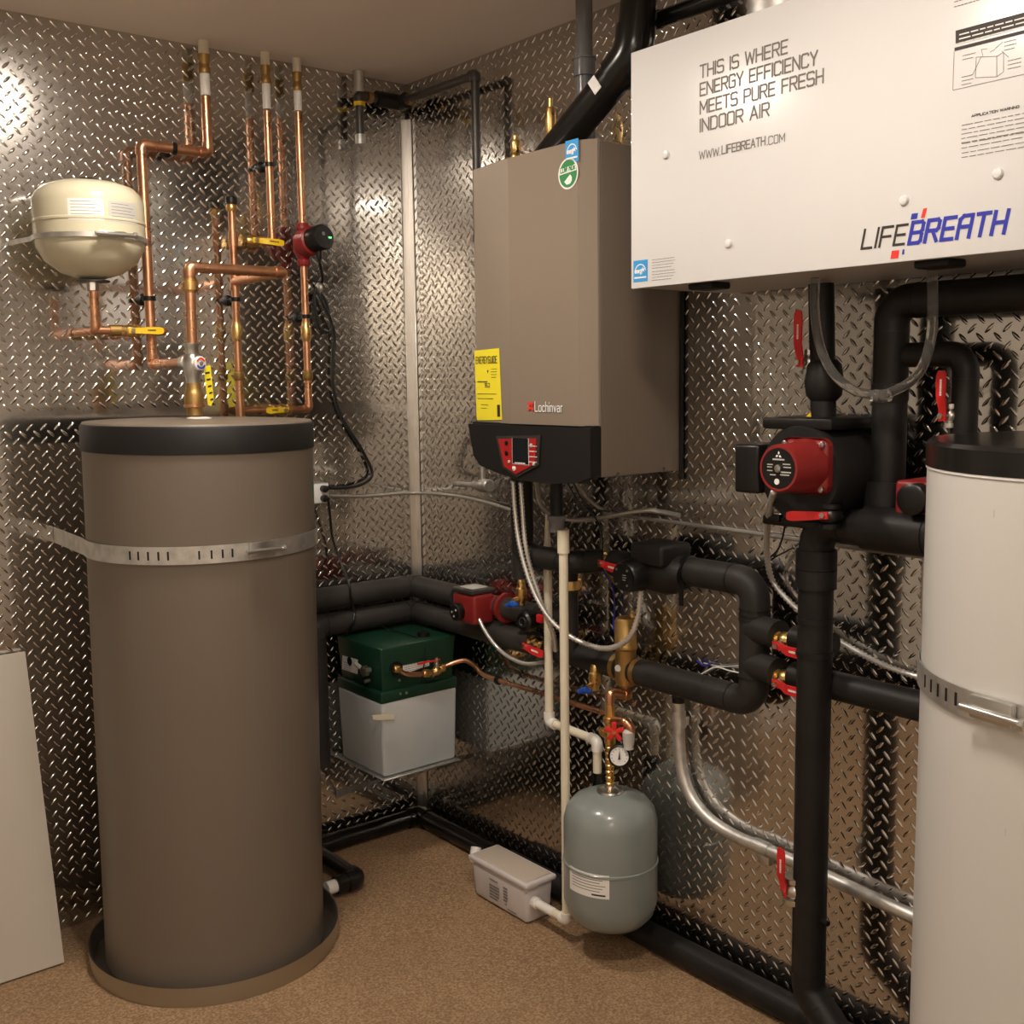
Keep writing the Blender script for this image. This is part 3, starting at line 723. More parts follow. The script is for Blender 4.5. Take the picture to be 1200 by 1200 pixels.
cable('power_cord', 'black cord looping down from the small red pump to the wall outlet', 'cord',
      [pw, L(378, 328, 0.03), L(369, 342, 0.02), L(370, 365, 0.02), L(375, 385, 0.02), L(386, 389, 0.02), L(388, 376, 0.024), L(378, 355, 0.03), L(375, 343, 0.03), L(381, 352, 0.026), L(386, 372, 0.02), L(392, 392, 0.015), L(390, 420, 0.012), L(391, 455, 0.012), L(401, 490, 0.012), L(424, 527, 0.012), L(436, 556, 0.015), L(420, 569, 0.03), L(395, 572, 0.045), L(382, 571, 0.045)], 0.0052, CORD)
MB().lathe([(0.014, -0.005), (0.016, 0), (0.014, 0.005), (0.011, 0)], L(374, 337, 0.028), X, 14).build('cable_tie', STEEL, None, 'small silver tie gathering the looped black cord', 'cable tie')

# outlet on the left wall
oc = L(373, 577, 0.0)
ot = thing('wall_outlet', 'white surface mounted outlet with two black plugs beside the grey tank', 'outlet', (oc.x, -0.001, oc.z-0.04))
MB().box((oc.x-0.035, -0.03, oc.z-0.032), (oc.x+0.02, -0.001, oc.z+0.032), 0.004).build('box', GALV, ot)
MB().box((oc.x-0.033, -0.034, oc.z-0.030), (oc.x+0.018, -0.030, oc.z+0.030), 0.002).build('cover_plate', PAPER, ot)
for dz in (0.014, -0.016):
    MB().lathe([(0.011, 0), (0.011, 0.016), (0.006, 0.022), (0.005, 0.03)], (oc.x-0.002, -0.034, oc.z+dz), -Y, 12).build('plug', BLACK, ot)
cable('power_cord', 'black cord hanging from the lower plug across the insulated pipes', 'cord',
      [V((oc.x-0.002, -0.062, oc.z-0.016)), L(386, 598, 0.05), L(390, 632, 0.03), L(400, 660, 0.05), L(409, 684, 0.11), L(411, 700, 0.112), L(415, 716, 0.10), L(414, 728, 0.112), L(409, 737, 0.10), L(404, 752, 0.06)], 0.0042, CORD)
cable('surface_cable', 'grey cable running from the outlet round the corner to the boiler', 'cable',
      [V((oc.x+0.02, -0.02, oc.z-0.012)), L(410, 582, 0.012), L(436, 581, 0.012), L(470, 578, 0.012), L(483, 578, 0.014), R(493, 578, 0.012), R(515, 579, 0.012), R(545, 583, 0.012), R(575, 590, 0.014), R(600, 598, 0.02)], 0.0055, CABLE)

# ================================================================== BOILER
BZ0, BZ1 = 1.268, 2.036
BYL, BYR = -0.717, -1.188
XF = -0.307
bo = thing('wall_boiler', 'taupe wall hung boiler with black control band', 'boiler', (-0.15, (BYL+BYR)/2, BZ0))
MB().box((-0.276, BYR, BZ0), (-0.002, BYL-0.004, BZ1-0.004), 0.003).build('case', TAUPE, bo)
plan = [(-0.278, BYL), (-0.284, BYL-0.004), (XF, -0.892), (XF, -1.143), (XF+0.004, -1.150), (-0.283, BYR+0.004), (-0.278, BYR+0.002)]
zf0 = 1.388
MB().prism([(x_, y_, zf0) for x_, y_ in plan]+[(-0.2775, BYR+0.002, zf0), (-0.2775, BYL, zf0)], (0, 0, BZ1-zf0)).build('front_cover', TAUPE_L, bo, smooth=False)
# black control band with a swept lower edge
px_band = [(553, 500), (696, 505), (698, 562), (675, 566), (640, 567), (605, 562), (580, 553), (562, 545), (555, 534)]
pb_ = [R(p_[0], p_[1], 0.312) for p_ in px_band]
for i in (2,): pb_[i].y = BYR+0.001; pb_[i].z = BZ0+0.002
pb_[1].y = BYR+0.001; pb_[1].z = zf0-0.004; pb_[0].z = zf0-0.004; pb_[0].y = BYL
bandm = MB().prism(pb_, (0.034, 0, 0))
bandm.build('control_band', BLACKM, bo, smooth=False)
MB().box((-0.3, BYR+0.004, zf0-0.0045), (-0.276, BYL-0.004, zf0+0.001)).build('shadow_gap', BLACKM, bo, smooth=False)
# shield shaped control panel
sh_px = [(582, 511), (634, 510), (632, 545), (606, 559), (590, 548)]
shp = [R(a_, b_, 0.3135) for a_, b_ in sh_px]
cs = sum(shp, V((0, 0, 0)))/5
pn = MB().prism(shp, (-0.003, 0, 0)).build('panel_surround', PANEL_DARK, bo, smooth=False)
inn = [cs+(p_-cs)*0.86+V((-0.0035, 0, 0)) for p_ in shp]
MB().prism(inn, (-0.002, 0, 0)).build('panel_face', PANEL_RED, pn, smooth=False, label='red control face')
s0, s1 = R(601, 543, 0.3195), R(619, 514, 0.3195)
MB().box((-0.3205, s1.y, s0.z), (-0.3185, s0.y, s1.z)).build('screen', SCREEN, pn, smooth=False)
fr = MB()
fr.box((-0.3200, s1.y-0.002, s0.z-0.002), (-0.3186, s0.y+0.002, s0.z))
fr.box((-0.3200, s1.y-0.002, s0.z), (-0.3186, s1.y, s1.z)); fr.box((-0.3200, s0.y, s0.z), (-0.3186, s0.y+0.002, s1.z))
fr.build('screen_frame', PAPER2, pn, smooth=False)
for (a_, b_, rr, mm) in ((594, 519, 0.006, BLACK), (594, 531, 0.006, BLACK), (597, 541, 0.004, PAPER2), (623, 522, 0.005, PAPER2), (626, 544, 0.004, PAPER2), (603, 549, 0.006, PAPER)):
    c_ = R(a_, b_, 0.318)
    MB().lathe([(rr, 0), (rr, 0.003), (rr*0.7, 0.004), (0, 0.004)], c_, -X, 12).build('button', mm, pn)
textlines(R(620, 523, 0.3192), -Y, Z, 0.03, 4, 0.013, 0.002).build('print', PAPER, pn, smooth=False)
textlines(R(603, 543, 0.3212), -Y, Z, 0.042, 1, 0.013, 0.003).build('print', PAPER, pn, smooth=False)
# yellow energy label on the angled facet
n_f = V((XF+0.284, 0, 0)).cross(Z)
p0f, p1f = V((-0.284, BYL-0.004, 0)), V((XF, -0.892, 0))
uf = (p1f-p0f).normalized(); nf = uf.cross(Z).normalized()
if nf.x > 0: nf = -nf
def fac(px, py): return on_plane(px, py, p0f+nf*0.001, nf)
ly = [fac(556, 411), fac(585, 408), fac(588.5, 492), fac(559, 492.5)]
yo = MB().prism(ly, nf*0.0006).build('energy_label', YELLOW_TAG, bo, smooth=False, label='yellow printed energy label')
wl_ = (ly[1]-ly[0]).length; o_ = nf*0.0014
strokes('ENERGYGUIDE', ly[0]+o_+uf*wl_*0.08-Z*0.034, uf, Z, 0.017, wl_*0.84, 0.13, 0, 3.0).build('lettering', INK, yo, smooth=False)
q = ly[0]+o_+uf*wl_*0.55-Z*0.052
MB().add([q+uf*-0.004, q+uf*0.004, q-Z*0.008], [(0, 1, 2)]).build('arrow', INK, yo, smooth=False)
strokes('95.2', ly[0]+o_+uf*wl_*0.42-Z*0.095, uf, Z, 0.009, wl_*0.2, 0.2).build('lettering', INK, yo, smooth=False)
textlines(ly[0]+o_+uf*wl_*0.68-Z*0.05, uf, Z, wl_*0.24, 4, 0.007, 0.0014).build('fine_print', INK, yo, smooth=False)
textlines(ly[0]+o_+uf*wl_*0.12-Z*0.083, uf, Z, wl_*0.42, 1, 0.01, 0.003).build('fine_print', INK, yo, smooth=False)
textlines(ly[0]+o_+uf*wl_*0.12-Z*0.114, uf, Z, wl_*0.8, 2, 0.012, 0.0018).build('fine_print', INK, yo, smooth=False)
textlines(ly[0]+o_+uf*wl_*0.25-Z*0.142, uf, Z, wl_*0.3, 2, 0.009, 0.0014).build('fine_print', INK, yo, smooth=False)
q = ly[2]+o_-uf*0.022+Z*0.008
MB().add([q, q+uf*0.014, q+uf*0.014+Z*0.03, q+Z*0.03], [(0, 1, 2, 3)]).build('stamp', INK, yo, smooth=False)
# maker's badge
b0, b1 = R(627, 482, 0.3085), R(659, 481, 0.3085)
bw = abs(b1.y-b0.y)
bgm = strokes('Lochinvar', b0, -Y, Z, 0.023, bw*1.0, 0.12, 0, 2.4)
bgm.build('badge_lettering', PAPER, bo, smooth=False)
strokes('Lochinvar', b0+V((0.0006, -0.0008, -0.0012)), -Y, Z, 0.023, bw*1.0, 0.13, 0, 2.4).build('badge_shadow', BLACKM, bo, smooth=False)
sc = R(622, 476, 0.309)
st = MB()
for k in range(4):
    a_ = math.radians(45+90*k); d_ = V((0, -math.cos(a_), math.sin(a_))); e_ = V((0, math.sin(a_), math.cos(a_)))
    st.prism([sc+d_*0.003+e_*0.004, sc+d_*0.014+e_*0.003, sc+d_*0.014-e_*0.003, sc+d_*0.003-e_*0.004], (-0.001, 0, 0))
st.build('badge_star', INKR, bo, smooth=False)
# blue and green stickers at the top right of the front
e0, e1 = R(663, 192, 0.3078), R(678, 167, 0.3078)
e0 = V((-0.3078, e0.y, e0.z)); ew = abs(e1.y-e0.y); eh = 0.05
def energy_star(parent, o, w_, h_, U=-Y, W=Z, n=-X):
    a_ = MB().prism([o, o+U*w_, o+U*w_+W*h_, o+W*h_], n*0.0006).build('energy_sticker', ESBLUE, parent, smooth=False, label='blue and white energy star sticker')
    q_ = o+n*0.0009
    pr_ = MB()
    pr_.add([q_+U*w_*.08+W*h_*.16, q_+U*w_*.92+W*h_*.16, q_+U*w_*.92+W*h_*.235, q_+U*w_*.08+W*h_*.235], [(0, 1, 2, 3)])
    arc = [(0.5+0.40*math.cos(t_), 0.45+0.38*math.sin(t_)) for t_ in [math.radians(10+16*k) for k in range(11)]]
    for (x0_, y0_), (x1_, y1_) in zip(arc[:-1], arc[1:]):
        pr_.add([q_+U*w_*x0_+W*h_*y0_, q_+U*w_*x1_+W*h_*y1_, q_+U*w_*(x1_*.88+.06)+W*h_*(y1_*.88+.05), q_+U*w_*(x0_*.88+.06)+W*h_*(y0_*.88+.05)], [(0, 1, 2, 3)])
    cx_, cy_ = 0.68, 0.55
    for k in range(5):
        t_ = math.radians(90+72*k)
        pr_.add([q_+U*w_*(cx_+.2*math.cos(t_))+W*h_*(cy_+.14*math.sin(t_)), q_+U*w_*(cx_+.07*math.cos(t_+.7))+W*h_*(cy_+.05*math.sin(t_+.7)), q_+U*w_*cx_+W*h_*cy_, q_+U*w_*(cx_+.07*math.cos(t_-.7))+W*h_*(cy_+.05*math.sin(t_-.7))], [(0, 1, 2, 3)])
    pr_.build('print', PAPER, a_, smooth=False)
    strokes('energy', q_+U*w_*.12+W*h_*.42, U, W, h_*.2, w_*.52, 0.2).build('lettering', PAPER, a_, smooth=False)
    return a_
energy_star(bo, e0, ew, eh)
g0 = R(666, 203.5, 0.3078)
gs = MB().prism([g0+V((0, -0.034*math.cos(t_), 0.035*math.sin(t_))) for t_ in [2*math.pi*k/32 for k in range(32)]], (-0.0006, 0, 0)).build('round_sticker', PAPER, bo, smooth=False, label='round green and white sticker')
MB().prism([g0+V((-0.0007, -0.030*math.cos(t_), 0.031*math.sin(t_))) for t_ in [2*math.pi*k/32 for k in range(32)]], (-0.0002, 0, 0)).build('print', GREEN_S, gs, smooth=False)
q = g0+V((-0.0011, 0, 0))
MB().add([q+Y*0.029+Z*0.0, q-Y*0.029+Z*0.004, q-Y*0.027+Z*0.018, q+Y*0.027+Z*0.014], [(0, 1, 2, 3)]).build('print', PAPER, gs, smooth=False)
strokes('LOW NOx', q+V((-0.0002, 0.025, 0.004)), -Y+Z*0.07, Z, 0.011, 0.049, 0.24).build('lettering', GREEN_S, gs, smooth=False)
MB().prism([q+V((0, -0.014*math.cos(t_)-0.0, -0.013+0.012*math.sin(t_))) for t_ in [math.radians(x_) for x_ in (200, 250, 300, 340, 20, 60)]], (-0.0002, 0, 0)).build('print', PAPER, gs, smooth=False)
# case details: seam screws
for (a_, b_) in ((724, 555), (778, 549)):
    c_ = on(a_, b_, 1, BYR-0.0005); MB().lathe([(0.004, 0), (0.003, 0.002), (0, 0.002)], c_, -Y, 8).build('screw', IRON, bo)
MB().box((-0.014, BYR-0.006, 1.245), (-0.003, BYR, BZ1-0.33), 0.002).build('wall_bracket', BLACKM, bo)

# fittings on top of the boiler
def brass_vent(label, x_, y_, z0, zs_, r_):
    t = thing('air_vent', label, 'vent', (x_, y_, z0), 'brass fittings above the boiler')
    h_ = zs_-z0
    MB().lathe([(r_*0.7, 0), (r_*0.7, h_*0.15), (r_, h_*0.2), (r_*1.05, h_*0.4), (r_*0.8, h_*0.46), (r_*0.95, h_*0.5), (r_, h_*0.78), (r_*0.8, h_*0.84), (r_*0.45, h_*0.86), (r_*0.45, h_*0.97), (0, h_)], (x_, y_, z0), seg=16).build('body', BRASS, t)
    MB().cyl((x_, y_, z0+h_*0.3), (x_-r_*2.0, y_+0.01, z0+h_*0.3), r_*0.45, 10).build('side_outlet', BRASS, t)
    return t
v1 = R(604, 170, 0.20); brass_vent('small brass fitting behind the top left of the boiler', v1.x, v1.y, BZ1-0.003, zat(158, v1.x, v1.y), 0.013)
v2 = R(645, 125, 0.12); brass_vent('tall brass air vent standing behind the black flue', v2.x, v2.y, BZ1-0.003, zat(113, v2.x, v2.y), 0.014)
fl0 = R(642, 188, 0.20); fl1 = R(742, 64, 0.17)
fa = V((fl0.x, fl0.y, BZ1-0.05)) if False else fl0
flue = pipe('flue_pipe', 'thick glossy black flue slanting up from the boiler top', 'pipe', [fl0-(fl1-fl0).normalized()*0.0, fl1, V((fl1.x+0.02, fl1.y-0.01, H-0.002))], 0.0415, ABS, 0.07, 'black vent pipes', ABS, 1.12, esk=0.7)
ft = fl0.lerp(fl1, 0.70)
fx, fy_, fz_ = frame(fl1-fl0)
view = (CAM-ft).normalized(); fn = (view-fx*view.dot(fx)).normalized(); fs_ = fx.cross(fn)
if fs_.z < 0: fs_ = -fs_
fn = (fn*0.8+fs_*0.6).normalized(); fs_ = fx.cross(fn)
MB().obox(ft+fn*0.042, (fx, fs_, fn), (0.012, 0.019, 0.0008)).build('label_sticker', PAPER, flue, smooth=False)
hp = R(760, 27, 0.10); hp2 = R(850, 30, 0.10)
pipe('intake_pipe', 'thin black pipe running right along the wall behind the white ventilator', 'pipe', [V((fl1.x+0.03, fl1.y-0.02, hp.z)), V((-0.10, hp.y, hp.z)), V((-0.10, -1.9, hp.z))], 0.019, ABS, 0.03, 'black vent pipes', ABS, 1.12)
gv = R(685, 120, 0.11)
gp = pipe('vent_pipe', 'grey plastic vent pipe rising from the boiler behind the black flue', 'pipe', [V((gv.x, gv.y, BZ1-0.005)), V((gv.x, gv.y, H-0.002))], 0.021, GPVC, 0)
for py_, h_ in ((160, 0.03), (80, 0.02)):
    z_ = zat(py_, gv.x, gv.y); MB().lathe([(0.021, -h_), (0.027, -h_), (0.027, h_), (0.030, h_), (0.030, h_+0.005), (0.021, h_+0.005)], (gv.x, gv.y, z_), seg=20).build('coupling', GPVC, gp)

# gas line at the top of the corner
g1 = L(421, 112, 0.05); zg = g1.z
gx = g1.x
g2 = R(557, 96, 0.06)
gas = pipe('gas_pipe', 'dark steel gas pipe crossing the ceiling corner and dropping to the boiler', 'pipe',
           [V((gx, -0.05, zat(168, gx, -0.05))), V((gx, -0.05, zg)), V((-0.06, -0.05, zg)), V((-0.06, g2.y, zg)), V((-0.06, g2.y, 1.90)), V((-0.06, -0.80, 1.90))], 0.0125, IRON, 0.012, None, IRON, 1.35)
MB().tube(rounded([V((gx+0.06, -0.05, zg)), V((-0.055, -0.05, zg)), V((-0.06, -0.09, zg))], 0.012), 0.024, 16).build('foam_sleeve', FOAM, gas)
for p_ in (V((gx+0.035, -0.05, zg)), V((-0.06, -0.105, zg))):
    MB().cyl(p_-V((0.008, 0, 0)), p_+V((0.008, 0, 0)), 0.018, 12).build('tape_ring', BRONZE, gas)
MB().cyl((gx, -0.05, zg+0.01), (gx, -0.05, H-0.002), 0.0165, 16).build('riser', GALV, gas)
MB().lathe([(0.018, -0.006), (0.018, 0.006)], (gx, -0.05, zat(122, gx, -0.05)), seg=16).build('tape_ring', YELLOW, gas)
MB().lathe([(0.013, 0), (0.017, 0.002), (0.017, 0.03), (0.0125, 0.032)], (gx, -0.05, zat(170, gx, -0.05)), seg=12).build('end_cap', GALV, gas)

# ================================================================== WHITE VENTILATOR (HRV)
HX, HY0, HY1, HZ0, HZ1 = -0.345, -1.352, -2.27, 1.6875, 2.172
hv = thing('air_ventilator', 'large white wall mounted air ventilator with printed front', 'ventilator', (-0.17, -1.8, HZ0))
MB().box((HX+0.014, HY1, HZ0+0.002), (-0.012, HY0-0.002, HZ1-0.002), 0.003).build('case', CASEM, hv)
MB().box((HX, HY1, HZ0), (HX+0.016, HY0, HZ1), 0.002).build('front_panel', WHITE, hv)
for p_ in (830, 1100):
    y_ = yat(p_, HX+0.05, HZ0)
    MB().box((HX+0.02, y_-0.035, HZ0-0.012), (HX+0.08, y_+0.03, HZ0+0.003), 0.005).build('mount_pad', BLACKM, hv)
for (a_, b_) in ((781, 181.5), (854, 285.5), (1060, 235), (1170, 203.5)):
    c_ = R(a_, b_, 0.345)
    MB().lathe([(0.0088, 0), (0.0088, 0.003), (0.007, 0.006), (0.0045, 0.0068), (0, 0.0068)], c_+X*0.0005, -X, 18).build('screw_cap', WHITE, hv)
def hv_text(s, pl, pr_, h_px, material, th=0.13, slant=0.0, gap=2.0, name='lettering'):
    a_, b_ = R(pl[0], pl[1], 0.3457), R(pr_[0], pr_[1], 0.3457)
    t_ = R(pl[0], pl[1]-h_px, 0.3457)
    hgt = t_.z-a_.z
    o = strokes(s, a_, -Y, Z, hgt, abs(b_.y-a_.y)-abs(slant)*hgt, th, slant, gap).build(name, material, hv, smooth=False)
    return o, hgt
hv_text('THIS IS WHERE', (820.5, 91.5), (922.5, 62), 14.3, INKG, 0.15)
hv_text('ENERGY EFFICIENCY', (820.5, 112.5), (957.5, 74), 14.3, INKG, 0.15)
hv_text('MEETS PURE FRESH', (820.5, 133.5), (964.5, 95), 14.3, INKG, 0.15)
hv_text('INDOOR AIR', (820.5, 154.5), (901, 135), 14.3, INKG, 0.15)
hv_text('WWW.', (819.5, 187), (844, 180.5), 9.2, INKG, 0.13)
hv_text('LIFEBREATH', (846, 180.5), (896.5, 170), 9.3, INKG, 0.17)
hv_text('.COM', (899, 170), (919.5, 165), 9.3, INKG, 0.13)
hv_text('LIFE', (1009.5, 291.5), (1063, 286.2), 21.5, INK, 0.14, 0.2, 2.2)
hv_text('BRE@TH', (1065, 285.5), (1181, 275), 24, INKB, 0.19, 0.2, 2.6)
def hv_quad(px4, material, name='logo_square', off=0.3457):
    return MB().add([R(a_, b_, off) for a_, b_ in px4], [(0, 1, 2, 3)]).build(name, material, hv, smooth=False)
hv_quad([(1067, 257.5), (1074.5, 256.5), (1076, 249.5), (1068.5, 250.5)], INKB)
hv_quad([(1079, 255.5), (1083.5, 255), (1086.5, 243.5), (1082, 244.5)], INKR)
hv_quad([(1043.5, 303.5), (1052.5, 302.5), (1053.8, 293), (1045, 294)], INKR)
hv_quad([(1057, 298.5), (1059.5, 298), (1060, 292), (1057.7, 292.3)], INKB)
def hv_rect(pl, pxr, ph, material, name, off=0.3457):
    a_ = R(pl[0], pl[1], off); t_ = R(pl[0], pl[1]-ph, off); yr = R(pxr, pl[1], off).y if pxr else HY1+0.02
    return MB().add([a_, V((a_.x, yr, a_.z)), V((a_.x, yr, t_.z)), t_], [(0, 1, 2, 3)]).build(name, material, hv, smooth=False), a_, t_, yr
w1, a_, t_, yr = hv_rect((1119.8, 51), None, 15, INK, 'warning_block')
textlines(V((-0.3462, a_.y-0.006, t_.z-0.009)), -Y, Z, abs(yr-a_.y)-0.02, 3, 0.0065, 0.0020).build('fine_print', PAPER, w1, smooth=False)
w2, a2_, t2_, yr2 = hv_rect((1118.5, 60), None, 4, INK, 'warning_strip')
lf = MB(); c_ = R(1116.3, 106, 0.3457)
wd_ = 0.0008
lf.add([c_, c_-Y*wd_, V((c_.x, c_.y-wd_, a2_.z)), V((c_.x, c_.y, a2_.z))], [(0, 1, 2, 3)])
lf.add([c_, V((c_.x, HY1+0.02, c_.z)), V((c_.x, HY1+0.02, c_.z+wd_)), c_+Z*wd_], [(0, 1, 2, 3)])
def seg_line(p_, q_, w_=0.0008):
    a_, b_ = R(*p_, 0.3457), R(*q_, 0.3457); d_ = (b_-a_).normalized(); n_ = d_.cross(X).normalized()*w_/2
    lf.add([a_+n_, b_+n_, b_-n_, a_-n_], [(0, 1, 2, 3)])
for p_, q_ in (((1144, 67), (1168, 66)), ((1168, 66), (1168, 90)), ((1168, 90), (1143, 91)), ((1143, 91), (1144, 67)), ((1168, 66), (1176, 61)), ((1176, 61), (1176, 84)), ((1176, 84), (1168, 90)), ((1150, 66), (1140, 87)), ((1174, 60), (1182, 67)), ((1166, 57), (1175, 49)), ((1150, 58), (1157, 57)), ((1150, 58), (1152, 66)), ((1160, 61), (1166, 58))): seg_line(p_, q_)
lf.build('diagram', INKG, hv, smooth=False)
for p_, n_, w_ in (((1128, 66), 2, 0.022), ((1127, 91), 3, 0.02), ((1177, 50), 3, 0.02), ((1181, 72), 3, 0.022)):
    textlines(R(p_[0], p_[1], 0.3457), -Y, Z, w_, n_, 0.006, 0.0012).build('fine_print', INKG, hv, smooth=False)
hv_text('APPLICATION WARNING', (1138.5, 137.5), (1194, 128.5), 2.8, INK, 0.22)
for p_, n_ in (((1127, 147.5), 5), ((1127, 169), 2), ((1127, 180), 2)):
    a_ = R(p_[0], p_[1], 0.3457); textlines(a_, -Y, Z, abs(HY1+0.02-a_.y), n_, 0.0068, 0.0011).build('fine_print', INKG, hv, smooth=False)
a_ = R(1118, 3, 0.3457); textlines(a_, -Y, Z, 0.06, 2, 0.0075, 0.0012).build('fine_print', INKG, hv, smooth=False)
e0 = R(742.5, 331, 0.3452); e1 = R(759, 331, 0.3452); e2 = R(742.5, 306, 0.3452)
energy_star(hv, e0, abs(e1.y-e0.y), e2.z-e0.z)
for p_, n_ in (((764, 305), 4), ((764, 319), 4)):
    textlines(R(p_[0], p_[1], 0.3457), -Y, Z, 0.066, n_, 0.0058, 0.001).build('fine_print', INKG, hv, smooth=False)
for y_, x_ in ((-1.42, -0.28), (-1.58, -0.28)):
    MB().tube(smooth_path([(x_, y_, HZ1-0.002), (x_, y_, HZ1+0.008), (x_-0.004, y_-0.004, HZ1+0.014), (x_-0.004, y_-0.014, HZ1+0.012)]), 0.0025, 8).build('hook', STEEL, hv)
# ducts rising from the ventilator top
for i, (y_, lab) in enumerate(((-1.60, 'grey flexible duct rising from the left of the white ventilator'), (-2.0, 'grey flexible duct rising from the right of the white ventilator'))):
    pr_ = [(0.076 if k % 2 else 0.072, HZ1-0.001+k*(H-HZ1-0.001)/26) for k in range(27)]
    MB().lathe(pr_, (-0.16, y_, 0), seg=28).build('flexible_duct', GALV, None, lab, 'duct', 'ventilator ducts', angle=80)

# ================================================================== INSULATED PIPING, corner pair
zu, zl_ = 0.829, 0.745
DI = 0.062
FR = 0.0355
yu_end = yat(658, -DI, zu)
ins1 = pipe('insulated_pipe', 'upper black foam insulated pipe running round the corner to the small red pump', 'pipe',
            [V((-0.62, -DI, zu)), V((-DI, -DI, zu)), V((-DI, yat(538, -DI, zu), zu))], FR, FOAM_L, 0.012, 'black insulated pipes', taped=0.0015)
ins1b = pipe('insulated_pipe', 'black foam pipe between the small red pump and the white drain pipes', 'pipe',
             [V((-DI, yat(586, -DI, zu), zu)), V((-DI, yu_end-0.02, zu))], FR*0.92, FOAM_L, 0, 'black insulated pipes')
ylv = yat(626, -DI, zl_)
ins2 = pipe('insulated_pipe', 'lower black foam pipe rising beside the grey tank then following the corner', 'pipe',
            [V((-0.432, -DI, 0.30)), V((-0.432, -DI, zl_)), V((-DI, -DI, zl_)), V((-DI, ylv, zl_))], FR, FOAM_L, 0.016, 'black insulated pipes', taped=0.0015)
ysep = yat(737, -DI, zl_)
ins3 = pipe('insulated_pipe', 'short black foam pipe between the low valve and the bronze separator', 'pipe',
            [V((-DI, yat(655, -DI, zl_), zl_)), V((-DI, ysep+0.02, zl_))], FR*0.95, FOAM_M, 0, 'black insulated pipes')
# loop from separator to the right, up and back to the boiler pump
zh = 1.030
yv4 = yat(884, -DI, 0.88)
yj = yat(809, -DI, zh)
ins4 = pipe('insulated_pipe', 'C shaped black foam pipe from the bronze separator up and back to the pump', 'pipe',
            [V((-DI, ysep-0.02, zl_)), V((-DI, yv4, zl_)), V((-DI, yv4, zh)), V((-DI, yj, zh))], FR, FOAM_M, 0.045, 'black insulated pipes', taped=0.002)
bands(ins4, (-DI, ysep, zl_), (-DI, yv4, zl_), FR*1.01, (0.66,), 0.0015)
bands(ins4, (-DI, yv4, zl_), (-DI, yv4, zh), FR*1.05, (0.70, 0.735), 0.0025)
# branch stubs and their valves
yst = yv4
for k, (py_, lab, lab2, ln) in enumerate(((738, 'upper short foam branch reaching right off the C shaped pipe', 'red lever ball valve on the upper foam branch', 0.10), (781, 'lower long foam branch running right toward the white tank', 'red lever ball valve on the lower foam branch', 0.62))):
    zb2 = zat(py_, -DI-0.02, yst-0.02)
    b0_ = V((-DI-0.005, yst+0.0, zb2)); b1_ = V((-DI-0.02, yst-0.085, zb2)); b2_ = V((-DI-0.02, yst-0.125, zb2)); b3_ = V((-DI-0.02, yst-0.125-ln, zb2-(0.0)))
    t = pipe('insulated_pipe', lab, 'pipe', [b0_, b1_], 0.0325, FOAM_M, 0, 'black insulated pipes')
    MB().cyl(b2_, b3_, 0.0315 if k else 0.028, 18).build('far_section', FOAM, t)
    ball_valve(lab2, (b1_+b2_)/2-Z*0.012, Y, V((-0.99, 0, -0.10)), V((0, -1, -0.03)), 0.016, RED, 0.10, BRASS, 0.065, 'red lever valves', 0.021, 0.014, 0.036, mark='ooo')

# ---- boiler drops and primary loop
xb1 = -0.152; yb1 = yat(612, xb1, 1.1)
zh1 = 1.022
ins5 = pipe('insulated_pipe', 'black foam pipe dropping from the boiler and turning right to the valve', 'pipe',
            [V((xb1, yb1, BZ0+0.004)), V((xb1, yb1, zh1)), V((xb1, yat(668, xb1, zh1), zh1)), V((-0.075, yat(704, -0.075, zh1), zh1))], 0.031, FOAM_M, 0.02, 'black insulated pipes', taped=0.0015)
MB().cyl((xb1, yb1, zh1), (xb1, yb1, zat(676, xb1, yb1)), 0.031, 18).build('lower_leg', FOAM_M, ins5)
y3 = yat(676, -DI, 0.9)
ins6 = pipe('insulated_pipe', 'short vertical black foam pipe joining the two insulated lines behind the drain pipes', 'pipe',
            [V((-DI-0.022, y3, zh1-0.02)), V((-DI-0.022, y3, zl_))], 0.020, FOAM_M, 0, 'black insulated pipes')
MB().lathe([(0.02, -0.012), (0.025, -0.012), (0.025, 0.012), (0.02, 0.012)], (-DI-0.022, y3, zat(684, -DI, y3)), seg=16).build('collar', BRASS, ins6)
yrv = yat(715, -0.075, zh1)
ball_valve('red lever ball valve under the boiler before the black pump', (-0.072, yrv, zh1), Y, -X, -Y-Z*0.08, 0.019, RED, 0.082, BRASS, 0.07, 'red lever valves', 0.021, 0.008, 0.036, mark='ooo')
MB().cyl((-0.072, yrv-0.01, zh1), (-0.072, yrv-0.075, zh1), 0.034, 18).build('insulation_collar', FOAM, None, 'short black foam collar beside the red lever under the boiler', 'insulation')
